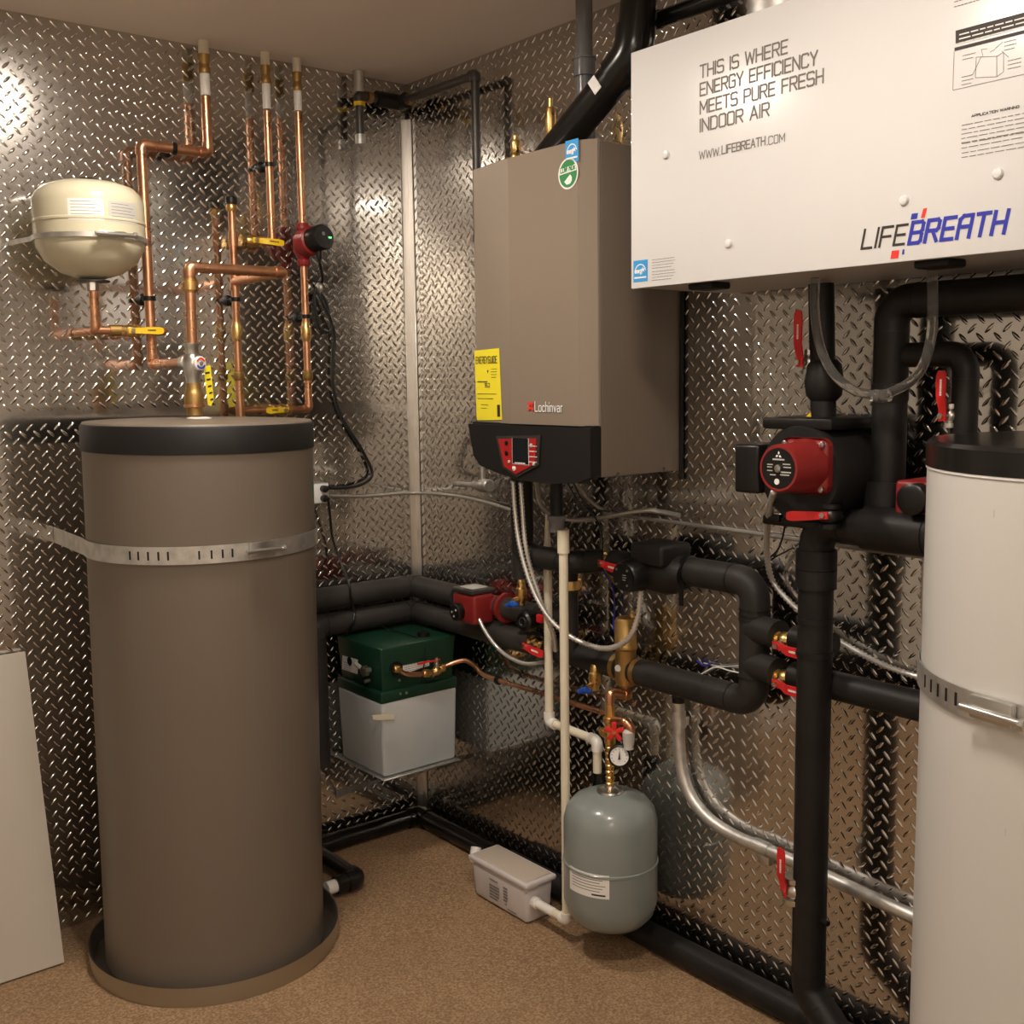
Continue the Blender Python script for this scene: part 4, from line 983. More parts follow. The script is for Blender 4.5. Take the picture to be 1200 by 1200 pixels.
# black pump in wrapped insulation
ypm = yat(757, -0.09, zh1)
bp = thing('circulator_pump', 'black wrapped circulator pump at the middle of the right wall', 'pump', (-0.09, ypm, zh1-0.06))
MB().lathe([(0.034, -0.075), (0.05, -0.05), (0.056, -0.02), (0.054, 0.03), (0.044, 0.06), (0.036, 0.075)], (-0.075, ypm-0.045, zh1), Y, 14).build('wrapped_body', FOAM, bp)
MB().lathe([(0.046, 0.0), (0.046, 0.035), (0.04, 0.085), (0.034, 0.092), (0.034, 0.098), (0, 0.098)], (-0.075, ypm, zh1-0.004), V((-1, 0, -0.05)), 24).build('motor', BLACK, bp)
mc = V((-0.176, ypm, zh1-0.009))
textlines(mc+V((0, -0.004, 0.006)), -Y, Z, 0.012, 3, 0.006, 0.0012).build('print', PAPER2, bp, smooth=False)
for k in range(4):
    a_ = math.radians(45+90*k); MB().lathe([(0.003, 0), (0.003, 0.002), (0, 0.002)], mc+V((0.002, 0.026*math.cos(a_), 0.026*math.sin(a_))), -X, 8).build('screw', STEEL, bp)
jb = MB().box((-0.14, ypm-0.10, zh1+0.02), (-0.03, ypm+0.01, zh1+0.075), 0.012, 3).build('wrapped_box', FOAM, bp)
yt = yj+0.004
ti = MB()
ti.lathe([(FR*0.98, -0.008), (FR*1.10, -0.006), (FR*1.10, 0.006), (FR*0.98, 0.008)], (-DI, yt, zh), Y, 20)
ti.obox((-DI-FR*0.9, yt-0.004, zh-0.05), (X, Y, Z), (0.003, 0.005, 0.03))
ti.build('cable_tie', BLACK, None, 'wide black tie round the foam pipe right of the black pump', 'cable tie')
ins7 = pipe('insulated_pipe', 'rough black foam sleeve between the black pump and the C shaped pipe', 'pipe', [V((-0.07, ypm-0.1, zh1+0.004)), V((-DI, yj+0.01, zh))], 0.036, FOAM, 0, 'black insulated pipes')

# small red pump on the upper line
ya_, yb_ = yat(538, -DI-0.03, zu), yat(586, -DI-0.03, zu)
ym = (ya_+yb_)/2
rp = thing('circulator_pump', 'small red circulator pump on the insulated line near the corner', 'pump', (-DI, ym, zu-0.055))
MB().lathe([(0.045, ya_-ym), (0.045, ya_-ym-0.012), (0.03, ya_-ym-0.016), (0.03, yb_-ym+0.016), (0.045, yb_-ym+0.012), (0.045, yb_-ym)], (-DI, ym, zu), Y, 20).build('volute', REDP, rp)
MB().box((-0.150, ym-0.052, zu-0.05), (-DI-0.01, ym+0.058, zu+0.042), 0.012, 3).build('motor', REDP, rp)
MB().box((-0.155, ym-0.05, zu+0.042), (-DI-0.005, ym+0.05, zu+0.056), 0.004).build('terminal_cover', IRON, rp)
MB().box((-0.14, ym-0.03, zu+0.055), (-DI-0.02, ym+0.03, zu+0.058), 0.001).build('nameplate', PAPER2, rp)
MB().lathe([(0.027, 0), (0.027, 0.018), (0.022, 0.022), (0, 0.022)], (-0.149, ym+0.02, zu-0.016), -X, 20).build('speed_dial', BLACK, rp)
for dy, dz in ((-0.01, 0.008), (0.01, 0.0), (0.0, -0.012)):
    MB().lathe([(0.0035, 0), (0.0035, 0.001), (0, 0.001)], (-0.1713, ym+0.02+dy, zu-0.016+dz), -X, 8).build('dial_mark', PAPER2, rp)
# drain cock with blue handle
yd = yat(613, -0.1, zu)
dv = thing('drain_valve', 'brass drain cock with blue wing handle right of the small red pump', 'valve', (-0.105, yd, zu), 'blue handled drain cocks')
def drain_cock(t, c, rs=1.0):
    c = V(c)
    MB().lathe([(0.009*rs, 0.05), (0.012*rs, 0.045), (0.012*rs, 0.03), (0.016*rs, 0.026), (0.017*rs, 0.0), (0.012*rs, -0.012), (0.012*rs, -0.02)], c, Z, 12).build('body', BRASS, t)
    MB().cyl(c, c+V((-0.03, 0, -0.008)), 0.009*rs, 12).build('stem', BRASS, t)
    w_ = MB()
    hc_ = c+V((-0.032, 0.004, -0.018))
    w_.obox(hc_, (X, V((0, 0.97, -0.2)), Z), (0.006, 0.026*rs, 0.006), 0.004)
    w_.obox(hc_+Z*0.004, (X, Y, Z), (0.008, 0.009, 0.006), 0.003)
    w_.build('handle', BLUE, t)
drain_cock(dv, (-0.105, yd, zat(700, -0.105, yd)))
yd2 = yat(697, -0.09, 0.66)
dv2 = thing('drain_valve', 'brass drain cock with blue handle hanging below the insulated line', 'valve', (-0.09, yd2, 0.6), 'blue handled drain cocks')
drain_cock(dv2, (-0.09, yd2, zat(800, -0.09, yd2)))
MB().cyl((-0.09, yd2, zat(790, -0.09, yd2)), (-0.08, yd2, zl_), 0.009, 12).build('riser', COPPER, dv2)
yd3 = yat(733, -0.04, 0.63)
# black valve body with red tip on upper line, red lever at end of lower line
yk = yat(624, -0.1, 0.79)
kv = thing('ball_valve', 'black bodied valve below the blue drain cock', 'valve', (-0.10, yk, 0.75))
MB().lathe([(0.03, 0), (0.03, 0.03), (0.025, 0.036), (0, 0.036)], (-0.10, yk, zat(727, -0.1, yk)), -X, 20).build('body', BLACK, kv)
MB().lathe([(0.014, 0), (0.014, 0.002), (0.012, 0.002), (0.012, 0), (0.014, 0)], (-0.1365, yk, zat(727, -0.1, yk)), -X, 18, caps=False).build('dial_ring', STEEL, kv)
MB().obox((-0.11, yat(633, -0.11, 0.8), zat(722, -0.11, yk)), (X, Y, Z), (0.006, 0.012, 0.012), 0.004).build('red_tip', RED, kv)
ball_valve('red lever ball valve at the end of the lower corner line', (-DI-0.01, yat(634, -DI, zl_), zl_), Y, V((-0.8, 0, 0.1)), V((0, -1, -0.09)), 0.02, RED, 0.088, BRASS, 0.075, 'red lever valves', 0.021, 0.006, 0.052, mark='ooo')

# bronze air separator
asx = -DI-0.012
asp = thing('air_separator', 'tall cast bronze air separator on the insulated line', 'separator', (asx, ysep, zat(812, asx, ysep)))
z_a, z_b = zat(805, asx, ysep), zat(722, asx, ysep)
MB().lathe([(0.010, z_a-0.02), (0.012, z_a), (0.024, z_a+0.006), (0.0275, z_a+0.02), (0.0275, z_a+0.10), (0.0315, z_a+0.105), (0.0315, z_a+0.112), (0.0285, z_a+0.116), (0.0285, z_b-0.012), (0.024, z_b-0.004), (0.012, z_b), (0, z_b)], (asx, ysep, 0), seg=24).build('body', BRONZE, asp)
MB().lathe([(0.036, -0.045), (0.036, -0.03), (0.03, -0.03), (0.03, 0.03), (0.036, 0.03), (0.036, 0.045)], (-DI, ysep, zl_), Y, 18).build('cross_ports', BRONZE, asp)
MB().lathe([(0.009, 0), (0.009, 0.001), (0, 0.001)], (asx-0.0278, ysep, zat(781, asx, ysep)), V((-1, -0.3, 0)), 12).build('emblem', PAPER2, asp)
MB().lathe([(0.007, 0), (0.007, 0.014), (0.004, 0.016), (0.004, 0.022)], (asx+0.012, ysep-0.012, z_b-0.006), Z, 10).build('bleed_cap', BRASS, asp)

# white condensate pipes
xp1 = -0.200; yp1 = yat(662, xp1, 0.6)
pv1 = pipe('drain_pipe', 'long aged white plastic drain pipe dropping from the boiler to the floor box', 'pipe',
           [V((xp1, yp1, zat(622, xp1, yp1))), V((xp1, yp1, 0.064)), V((-0.2, yp1+0.05, 0.064))], 0.0118, PVC, 0.015, 'white drain pipes', PVCW, 1.3)
za, zb3 = zat(648, xp1, yp1), zat(621, xp1, yp1)
MB().lathe([(0.0118, za), (0.0155, za), (0.0155, zb3), (0.0118, zb3)], (xp1, yp1, 0), seg=18).build('coupling', PVC, pv1)
xp2 = -0.1085; yp2 = yat(643, xp2, 0.7)
zq = zat(846, xp2, yp2); yq = yat(700, xp2, 0.45)
pv2 = pipe('drain_pipe', 'white plastic drain pipe with two bends ending in a black floor pipe', 'pipe',
           [V((xp2, yp2, zat(640, xp2, yp2))), V((xp2, yp2, zq)), V((xp2, yq, zq-0.005)), V((xp2, yq, zat(905, xp2, yq)))], 0.0118, PVC, 0.015, 'white drain pipes', PVCW, 1.3, esk=1.1)
MB().lathe([(0.0118, zat(642, xp2, yp2)), (0.009, zat(636, xp2, yp2)), (0.006, zat(612, xp2, yp2)), (0.005, zat(600, xp2, yp2))], (xp2, yp2, 0), seg=14).build('reducer', PVC, pv2)
bpz = zat(905, xp2, yq)
MB().lathe([(0.021, 0.06), (0.021, bpz-0.003), (0.024, bpz-0.003), (0.024, bpz), (0.013, bpz)], (xp2+0.012, yq, 0), seg=20).build('floor_drain_pipe', ABS, None, 'upright black drain stub receiving the bent white pipe', 'pipe')
yg = yat(652, -0.195, 1.2)
pipe('condensate_drop', 'black hose with grey union under the boiler', 'hose', [V((-0.195, yg, BZ0+0.003)), V((-0.198, yg-0.004, zat(612, -0.198, yg)))], 0.017, BLACKM, 0)
MB().lathe([(0.016, 0), (0.021, 0.003), (0.021, 0.03), (0.024, 0.034), (0.024, 0.044), (0.018, 0.046)], (-0.199, yg-0.004, zat(624, -0.199, yg)), Z, 10).build('hose_union', GPVC, None, 'dark grey union nut above the long white drain pipe', 'fitting')

# horizontal service valve under boiler (left)
sv0, sv1 = R(533, 567, 0.10), R(595, 571, 0.14)
sv = thing('service_valve', 'grey metal service valve projecting left under the boiler', 'valve', (sv1.x, sv1.y, sv1.z))
MB().tube([sv0, sv0.lerp(sv1, 0.45)], 0.008, 12).build('stem', GALV, sv)
MB().lathe([(0.009, 0), (0.012, 0.01), (0.012, 0.05), (0.02, 0.055), (0.02, 0.095), (0.016, 0.1)], sv0.lerp(sv1, 0.35), sv1-sv0, 14).build('body', GALV, sv)
sg_, sg2 = sv0.lerp(sv1, 0.55), sv0.lerp(sv1, 0.55); sg2 = V((sg2.x, sg2.y, BZ0+0.02))
MB().cyl(sg_, sg2, 0.009, 12).build('riser', GALV, sv)

# cables under the boiler
cable('armoured_cable', 'ridged silver cable looping from the boiler down to the black pump', 'cable',
      [R(601, 563, 0.2), R(603, 595, 0.2), R(609, 640, 0.2), R(622, 685, 0.19), R(637, 715, 0.18), R(655, 736, 0.16), R(680, 752, 0.13), R(710, 760, 0.12), R(735, 750, 0.12), R(747, 725, 0.12), R(751, 690, 0.125)], 0.008, FLEX, 'armoured cables', True, 10)
cable('armoured_cable', 'ridged silver cable from the boiler down behind the white drain pipe', 'cable',
      [R(610, 565, 0.2), R(612, 595, 0.2), R(616, 640, 0.2), R(626, 680, 0.18), R(640, 722, 0.16), R(649, 745, 0.14), R(651, 762, 0.11)], 0.0075, FLEX, 'armoured cables', True, 10)
cable('armoured_cable', 'silver cable sagging from the small red pump to the lower valve', 'cable',
      [R(559, 721, 0.13), R(570, 742, 0.13), R(584, 760, 0.12), R(600, 772, 0.12), R(618, 778, 0.12), R(637, 776, 0.11)], 0.0055, FLEX, 'armoured cables', False, 10)
cable('surface_cable', 'grey flexible cable curving under the boiler to the right', 'cable',
      [R(628, 560, 0.14), R(632, 588, 0.13), R(645, 602, 0.12), R(668, 609, 0.10), R(698, 608, 0.08), R(730, 602, 0.06), R(758, 598, 0.04), R(775, 600, 0.02), R(796, 604, 0.012)], 0.0068, CABLE, 'grey cables')
cable('surface_cable', 'thin grey conduit running right along the wall behind the big black pipe', 'cable',
      [R(672, 562, 0.1), R(690, 585, 0.06), R(715, 601, 0.03), R(760, 608, 0.013), R(850, 620, 0.012), R(940, 633, 0.012), R(1010, 643, 0.012), R(1080, 652, 0.012)], 0.0055, CABLE, 'grey cables')
cable('thin_wire', 'dark thin wire hanging under the right of the boiler', 'wire', [R(665, 566, 0.14), R(680, 590, 0.12), R(697, 606, 0.09), R(705, 625, 0.07), R(706, 645, 0.06), R(703, 665, 0.11)], 0.0022, CORD, 'thin wires')
cable('thin_wire', 'dark thin wire sagging to the cable junction under the boiler', 'wire', [R(672, 566, 0.14), R(682, 585, 0.12), R(696, 596, 0.1), R(715, 600, 0.07)], 0.0022, CORD, 'thin wires')
cable('thin_wire', 'blue wire dangling below the red lever under the boiler', 'wire', [R(705, 665, 0.04), R(718, 690, 0.02), R(720, 715, 0.012), R(719, 735, 0.012), R(724, 750, 0.02)], 0.0022, INKB, 'thin wires')
cable('thin_wire', 'white thin wire fanning out beside the C shaped foam pipe', 'wire', [R(820, 791, 0.01), R(838, 782, 0.012), R(855, 786, 0.02), R(869, 789, 0.03)], 0.0018, PAPER, 'thin wires')
cable('thin_wire', 'pale thin wire fanning out above the lower foam elbow', 'wire', [R(825, 777, 0.01), R(845, 781, 0.012), R(868, 780, 0.03)], 0.0018, PAPER2, 'thin wires')
cable('thin_wire', 'blue wire end sticking out beside the C shaped foam pipe', 'wire', [R(817, 774, 0.012), R(825, 780, 0.012), R(834, 777, 0.012)], 0.0022, INKB, 'thin wires')

# ================================================================== GLYCOL FEEDER ON BRACKET
sd = 0.30
s0 = L(450, 914, sd); s1 = L(540, 890, sd); zsf = (s0.z+s1.z)/2
sx0, sx1 = s0.x, s1.x
shf = thing('wall_shelf', 'thin metal bracket shelf under the feeder box', 'shelf', ((sx0+sx1)/2, -0.15, zsf-0.1))
MB().box((sx0, -sd, zsf-0.004), (sx1, -0.003, zsf), 0.001, 1).build('shelf_plate', GALV, shf)
for x_ in (sx0+0.003, sx1-0.003):
    MB().prism([(x_-0.0015, -sd+0.01, zsf-0.004), (x_-0.0015, -sd+0.03, zsf-0.004), (x_-0.0015, -0.004, zsf-0.115), (x_-0.0015, -0.004, zsf-0.145)], (0.003, 0, 0)).build('brace', GALV, shf, smooth=False)
fd_ = thing('feeder_box', 'frosted plastic feeder tank with dark green cover standing on the shelf', 'tank', ((sx0+sx1)/2, -sd/2, zsf))
c0 = L(387, 826, sd-0.012)
fx0, fx1 = sx0+0.004, sx1-0.003
fy0, fy1 = -sd+0.008, -0.03
gz = zat(826, (fx0), fy0)
gz1 = zat(757, fx0+0.02, fy0+0.03)
ht = gz-zsf
tb = 0.006
bm_v = []
def taper(mb, x0, x1, y0, y1, z0, z1, ins, bev=0.0):
    vs = [(x0+ins, y0+ins, z0), (x1-ins, y0+ins, z0), (x1-ins, y1-ins, z0), (x0+ins, y1-ins, z0), (x0, y0, z1), (x1, y0, z1), (x1, y1, z1), (x0, y1, z1)]
    fs = [(3, 2, 1, 0), (4, 5, 6, 7), (0, 1, 5, 4), (1, 2, 6, 5), (2, 3, 7, 6), (3, 0, 4, 7)]
    bm = bmesh.new(); vv = [bm.verts.new(p) for p in vs]
    for f_ in fs: bm.faces.new([vv[i] for i in f_])
    if bev: bmesh.ops.bevel(bm, geom=list(bm.edges), offset=bev, segments=3, affect='EDGES', profile=0.5)
    bm.verts.index_update()
    mb.add([v.co.copy() for v in bm.verts], [tuple(v.index for v in f_.verts) for f_ in bm.faces]); bm.free()
    return mb
taper(MB(), fx0, fx1, fy0, fy1, zsf+0.001, gz+0.004, 0.006, 0.010).build('container', FROST, fd_)
cover = taper(MB(), fx0+0.010, fx1-0.010, fy0+0.008, fy1-0.01, gz1, gz+0.03, -0.009, 0.008)
cov = cover.build('cover', GREEN, fd_)
taper(MB(), fx0-0.001, fx1+0.001, fy0-0.001, fy1+0.001, gz, gz+0.036, 0.0, 0.006).build('cover_skirt', GREEN, fd_)
for p_ in ((469, 813), (476, 812), (468, 797)):
    c_ = L(p_[0], p_[1], -(fy0-0.004)); MB().lathe([(0.005, 0), (0.004, 0.003), (0, 0.003)], c_, -Y, 10).build('screw', STEEL, fd_)
def cov_pt(px, py): return L(px, py, -(fy0+0.004))
q4 = [cov_pt(472, 777), cov_pt(503, 769), cov_pt(503, 780), cov_pt(472, 790)]
lb = MB().prism(q4, (0, -0.0008, 0)).build('label_sticker', PAPER, fd_, smooth=False)
textlines(q4[0]+V((0.004, -0.0012, -0.010)), X, Z, 0.08, 4, 0.006, 0.0018).build('fine_print', INKG, lb, smooth=False)
MB().lathe([(0.022, 0), (0.022, 0.006), (0.016, 0.006), (0.016, 0.003), (0, 0.003)], cov_pt(463, 783), -Y, 20).build('port', BLACK, fd_)
# left side of the cover: white label and hose union
xs_ = fx0-0.003
def side_pt(px, py): return on(px, py, 0, xs_)
q4 = [side_pt(401.5, 768), side_pt(419.5, 773), side_pt(419, 790), side_pt(401, 784)]
lb2 = MB().prism(q4, (-0.0008, 0, 0)).build('label_sticker', PAPER, fd_, smooth=False)
textlines(q4[0]+V((-0.0012, -0.006, -0.02)), -Y, Z, 0.05, 4, 0.007, 0.0016).build('fine_print', INKG, lb2, smooth=False)
MB().lathe([(0.014, 0), (0.014, 0.001), (0, 0.001)], (q4[0]+q4[1])/2+V((-0.001, 0.002, -0.012)), -X, 14).build('emblem', BLACK, lb2)
un = side_pt(434, 785)
MB().lathe([(0.009, 0), (0.009, 0.01), (0.017, 0.012), (0.017, 0.026), (0.012, 0.03)], un, -X, 8).build('hose_union', STEEL, fd_)
MB().tube([un+V((-0.02, 0, 0)), un+V((-0.02, 0.05, 0.012))], 0.007, 12).build('hose_tail', PAPER2, fd_)
MB().cyl(un+V((-0.005, -0.002, -0.03)), un+V((-0.022, -0.002, -0.032)), 0.006, 8).build('drain_plug', STEEL, fd_)
# level mark tape on the container
q4 = [L(436, 838, -(fy0-0.002)), L(462, 836, -(fy0-0.002)), L(462, 843, -(fy0-0.002)), L(444, 844, -(fy0-0.002)), L(437, 843, -(fy0-0.002))]
MB().prism(q4, (0, -0.0008, 0)).build('tape_mark', PVC, fd_, smooth=False)
MB().tube([V((0.32*fx0+0.68*fx1, fy0+0.05, gz1-0.01)), V((0.32*fx0+0.68*fx1, fy0+0.05, gz1+0.012))], 0.02, 16).build('fill_cap', BLACK, fd_)
cable('thin_wire', 'thin black wire over the green cover of the feeder box', 'wire', [V((0.5*fx0+0.5*fx1, fy1, gz1+0.02)), V((0.5*fx0+0.5*fx1, -0.12, gz1+0.01)), V((0.42*fx0+0.58*fx1, fy0+0.02, gz1-0.004)), V((0.44*fx0+0.56*fx1, fy0-0.003, gz1-0.06)), V((0.52*fx0+0.48*fx1, fy0-0.008, gz+0.04))], 0.002, CORD, 'thin wires')
# feeder copper line
f0 = cov_pt(463, 783)
cl = [f0+V((0, -0.012, 0)), L(478, 790, sd+0.01), L(500, 789, sd+0.015), L(520, 781, sd+0.01), R(543, 774, 0.07), R(556, 780, 0.06), R(566, 790, 0.055), R(590, 799, 0.05), R(640, 814, 0.05), R(706, 835, 0.06)]
cfp = thing('copper_pipe', 'slim copper feed line from the green covered feeder to the tank stem', 'pipe', cl[-1])
MB().tube(smooth_path(cl, 6), 0.0075, 14).build('pipe', COPPER, cfp)
for p_ in (cl[0], cl[2]): MB().lathe([(0.010, -0.012), (0.012, -0.008), (0.012, 0.008), (0.010, 0.012)], p_, cl[2]-cl[1], 10).build('fitting', BRASS, cfp)
fvc = L(512, 786, sd+0.013)
ball_valve('small red lever valve on the copper line in front of the green cover', fvc, V((0.95, -0.1, 0.3)), Z, V((-1, 0.05, -0.1)), 0.0105, RED, 0.068, BRASS, 0.05, 'red lever valves', 0.012, 0.004, 0.034)
MB().lathe([(0.008, -0.006), (0.014, -0.006), (0.014, 0.006), (0.008, 0.006)], R(584, 797, 0.05), V((0, -1, -0.1)), 14).build('pipe_clamp', BLACK, None, 'small black clamp on the slim copper feed line', 'clamp', 'black pipe clamps')

# ================================================================== BLUE GREY EXPANSION TANK
EX, EY, ER = -0.145, -1.076, 0.1215
ez0, ez1 = zat(1086, EX, EY)+0.008, zat(926, EX, EY)
et = thing('expansion_tank', 'blue grey expansion tank hanging beside the white floor box', 'tank', (EX, EY, ez0))
hs_ = zat(1015, EX, EY-ER*0.5)
MB().lathe([(0, ez0), (0.05, ez0+0.004), (0.09, ez0+0.018), (0.112, ez0+0.042), (ER, ez0+0.075), (ER, hs_-0.003), (ER+0.0025, hs_-0.001), (ER+0.0025, hs_+0.004), (ER, hs_+0.006), (ER, ez1-0.075), (0.114, ez1-0.045), (0.095, ez1-0.022), (0.065, ez1-0.008), (0.03, ez1-0.002), (0, ez1)], (EX, EY, 0), seg=56).build('shell', BLUEGREY, et)
MB().lathe([(0.034, 0), (0.036, 0.003), (0.034, 0.007), (0.016, 0.013), (0.013, 0.018)], (EX, EY, ez1-0.004), seg=24).build('flange', STEEL, et)
a0, a1 = cyl_angle(EX, EY, ER, hs_, 668), cyl_angle(EX, EY, ER, hs_, 714)
zla = zat(1050, EX+ER*math.cos((a0+a1)/2), EY+ER*math.sin((a0+a1)/2))
o = MB().arcpatch(EX, EY, ER, a0, a1, zla, zla+0.062).build('label_sticker', PAPER, et)
pr = MB()
for k in range(6): pr.arcpatch(EX, EY, ER+0.0008, a0+(a1-a0)*0.1, a1-(a1-a0)*(0.08+0.06*(k % 3)), zla+0.054-0.0075*k, zla+0.0558-0.0075*k, 6, 0.0002)
pr.build('fine_print', INKG, o, smooth=False)
MB().arcpatch(EX, EY, ER+0.0008, a0+(a1-a0)*0.62, a1-(a1-a0)*0.08, zla+0.006, zla+0.0105, 6, 0.0002).build('lettering', INK, o, smooth=False)
# brass stem
zst = ez1+0.010
stm = thing('brass_stem', 'stacked brass fittings rising from the blue grey expansion tank', 'fitting', (EX, EY, zst))
z1_ = zat(868, EX, EY); z2_ = zat(842, EX, EY); z3_ = zat(826, EX, EY)
prof = []
zz = zst; k = 0
while zz < z1_-0.012:
    prof += [(0.0095, zz), (0.0125, zz+0.003), (0.0125, zz+0.010), (0.0095, zz+0.013)]; zz += 0.016; k += 1
prof += [(0.010, z1_-0.01), (0.0145, z1_-0.006), (0.0145, z2_-0.01), (0.018, z2_-0.006), (0.018, z2_+0.004), (0.013, z2_+0.006), (0.013, z3_)]
MB().lathe(prof, (EX, EY, 0), seg=14).build('fittings', BRASS, stm)
MB().lathe([(0.010, 0), (0.014, 0.002), (0.014, 0.012), (0.010, 0.02)], (EX, EY+0.012, zat(860, EX, EY)), Y, 10).build('side_plug', BRASS, stm)
cpl = pipe('copper_pipe', 'short copper link from the brass stem up to the bronze separator', 'pipe',
           [V((EX, EY, z3_-0.004)), V((EX, EY, zat(820, EX, EY)+0.02)), V((asx-0.01, ysep-0.02, zat(813, asx, ysep))), V((asx, ysep, z_a-0.01))], 0.0105, COPPER, 0.014, None, COPPER, 1.15)
# pressure gauge
gc = V((EX-0.012, EY-0.047, zat(884, EX, EY-0.047)))
gd = V((-0.72, -0.62, 0.1)).normalized()
pg = thing('pressure_gauge', 'round black rimmed pressure gauge on the brass stem', 'gauge', gc)
MB().lathe([(0.026, -0.012), (0.029, -0.008), (0.029, 0.012), (0.025, 0.014), (0.024, 0.010), (0, 0.010)], gc, gd, 28).build('case', BLACK, pg)
gf = MB().lathe([(0.0235, 0.0105), (0.0235, 0.0115), (0, 0.0115)], gc, gd, 28).build('dial', PAPER, pg)
gs_ = Z.cross(gd).normalized(); gu_ = gd.cross(gs_)
qq = gc+gd*0.013
MB().prism([qq+gu_*0.018+gs_*0.001, qq-gs_*0.003-gu_*0.008, qq+gs_*0.003-gu_*0.008], gd*0.0006).build('needle', INK, gf, smooth=False)
tk = MB()
for k in range(11):
    a_ = math.radians(-130+26*k); d_ = gs_*math.sin(a_)+gu_*math.cos(a_); e_ = gs_*math.cos(a_)-gu_*math.sin(a_)
    tk.add([qq+d_*0.017-e_*0.0006, qq+d_*0.021-e_*0.0006, qq+d_*0.021+e_*0.0006, qq+d_*0.017+e_*0.0006], [(0, 1, 2, 3)])
tk.build('scale_marks', INKG, gf, smooth=False)
MB().cyl(gc-gd*0.01, V((EX, EY, gc.z+0.004)), 0.006, 10).build('connector', BRASS, pg)
# relief / fill valve with red handle
rvc = V((EX-0.01, EY-0.045, zat(853, EX, EY-0.045)))
rv = thing('fill_valve', 'fill valve with red wing handle and pale body beside the brass stem', 'valve', rvc)
MB().tube(rounded([V((EX, EY, rvc.z+0.01)), rvc+V((0.0, -0.018, 0.024)), rvc+V((0.008, -0.034, 0.01)), rvc+V((0.006, -0.03, -0.04))], 0.016), 0.0105, 14).build('bend', COPPER, rv)
MB().lathe([(0.010, 0), (0.016, 0.006), (0.015, 0.03), (0.012, 0.045), (0.013, 0.05)], rvc+V((0.004, -0.028, 0.004)), -Z, 14).build('white_body', PAPER2, rv)
hh_ = MB(); hn = V((-0.8, -0.55, 0)).normalized(); hs2 = Z.cross(hn)
hc_ = rvc+hn*0.022+V((0, 0.012, -0.004))
for k in range(5):
    a_ = math.radians(72*k+20); d_ = hs2*math.cos(a_)+Z*math.sin(a_); e_ = hs2*-math.sin(a_)+Z*math.cos(a_)
    hh_.obox(hc_+d_*0.012, (d_, e_, hn), (0.014, 0.006, 0.005), 0.003)
hh_.build('handle', RED, rv)
MB().cyl(rvc+V((0, 0.012, -0.004)), hc_+hn*0.008, 0.005, 10).build('stem', BRASS, rv)

# ================================================================== FLOOR: condensate box and black drain pipes
cbx0, cbx1, cby0, cby1 = -0.228, -0.128, -0.83, -0.578
cb = thing('condensate_pump', 'pale lilac white condensate pump box on the floor by the wall', 'pump', ((cbx0+cbx1)/2, (cby0+cby1)/2, 0.001))
taper(MB(), cbx0, cbx1, cby0, cby1, 0.001, 0.108, 0.006, 0.012).build('box', LILAC, cb)
taper(MB(), cbx0-0.006, cbx1+0.006, cby0-0.008, cby1+0.008, 0.108, 0.124, 0.0, 0.006).build('lid_rim', LILAC, cb)
taper(MB(), cbx0+0.006, cbx1-0.006, cby0+0.006, cby1-0.006, 0.124, 0.128, -0.002, 0.0015).build('lid_panel', LILAC2, cb)
def cbp(px, py): return on(px, py, 0, cbx0+0.001)
lbx = MB()
for p_, w_, n_ in (((574, 1030), 0.05, 1), ((574, 1037), 0.045, 5), ((590, 1041), 0.02, 5), ((592, 1060), 0.01, 1), ((595, 1066), 0.045, 1)):
    textlines(V((cbx0-0.0006, cbp(*p_).y, cbp(*p_).z)), -Y, Z, w_, n_, 0.009, 0.0045 if n_ == 1 else 0.006, lbx)
lbx.build('print', INKG, cb, smooth=False)
# outlet elbow (left) and inlet from the white pipe (right)
MB().tube(rounded([V((-0.19, cby1-0.004, 0.085)), V((-0.19, cby1+0.035, 0.085)), V((-0.175, cby1+0.045, 0.115))], 0.015), 0.016, 14).build('outlet_elbow', PVCW, cb)
MB().lathe([(0.0125, -0.005), (0.016, -0.003), (0.016, 0.02), (0.0125, 0.022)], (-0.2, cby0+0.004, 0.064), -Y, 14).build('inlet_union', PVCW, cb)
MB().cyl((-0.2, cby0, 0.064), (-0.2, min(yp1+0.05, cby0-0.01), 0.064), 0.0125, 14).build('inlet_pipe', PVCW, cb)
fz = 0.031
FRr = 0.029
pipe('floor_drain_pipe', 'glossy black drain pipe along the floor under the feeder shelf', 'pipe',
     [V((-0.85, -0.045, fz)), V((-0.05, -0.045, fz)), V((-0.05, -0.33, fz)), V((-0.05, -0.56, fz))], FRr, ABS, 0.035, 'black floor pipes', ABS, 1.18)
pipe('floor_drain_pipe', 'matte black insulated drain pipe along the floor at the right wall', 'pipe',
     [V((-0.05, -0.53, fz+0.004)), V((-0.05, -2.2, fz+0.004))], 0.034, FOAM, 0, 'black floor pipes')
d1 = F(425, 1025, 0.04)
px_a = F(385, 1000, 0.04)
pn_c = V((TX+0.322, TY-0.075, 0.04))
el = F(418, 1028, 0.04)
drn = pipe('pan_drain_pipe', 'black elbowed drain pipe from the pan to the wall pipe', 'pipe',
      [V((el.x-0.0, -0.05, 0.034)), V((el.x, el.y, 0.036)), V((xat(393, el.y-0.0, 0.036), el.y, 0.036))], 0.026, ABS, 0.022, 'black floor pipes', ABS, 1.15)
wst = V((xat(393, el.y, 0.036), el.y, 0.036))
MB().cyl(wst, V((wst.x-0.03, el.y, 0.036)), 0.020, 16).build('white_nipple', PVCW, drn)

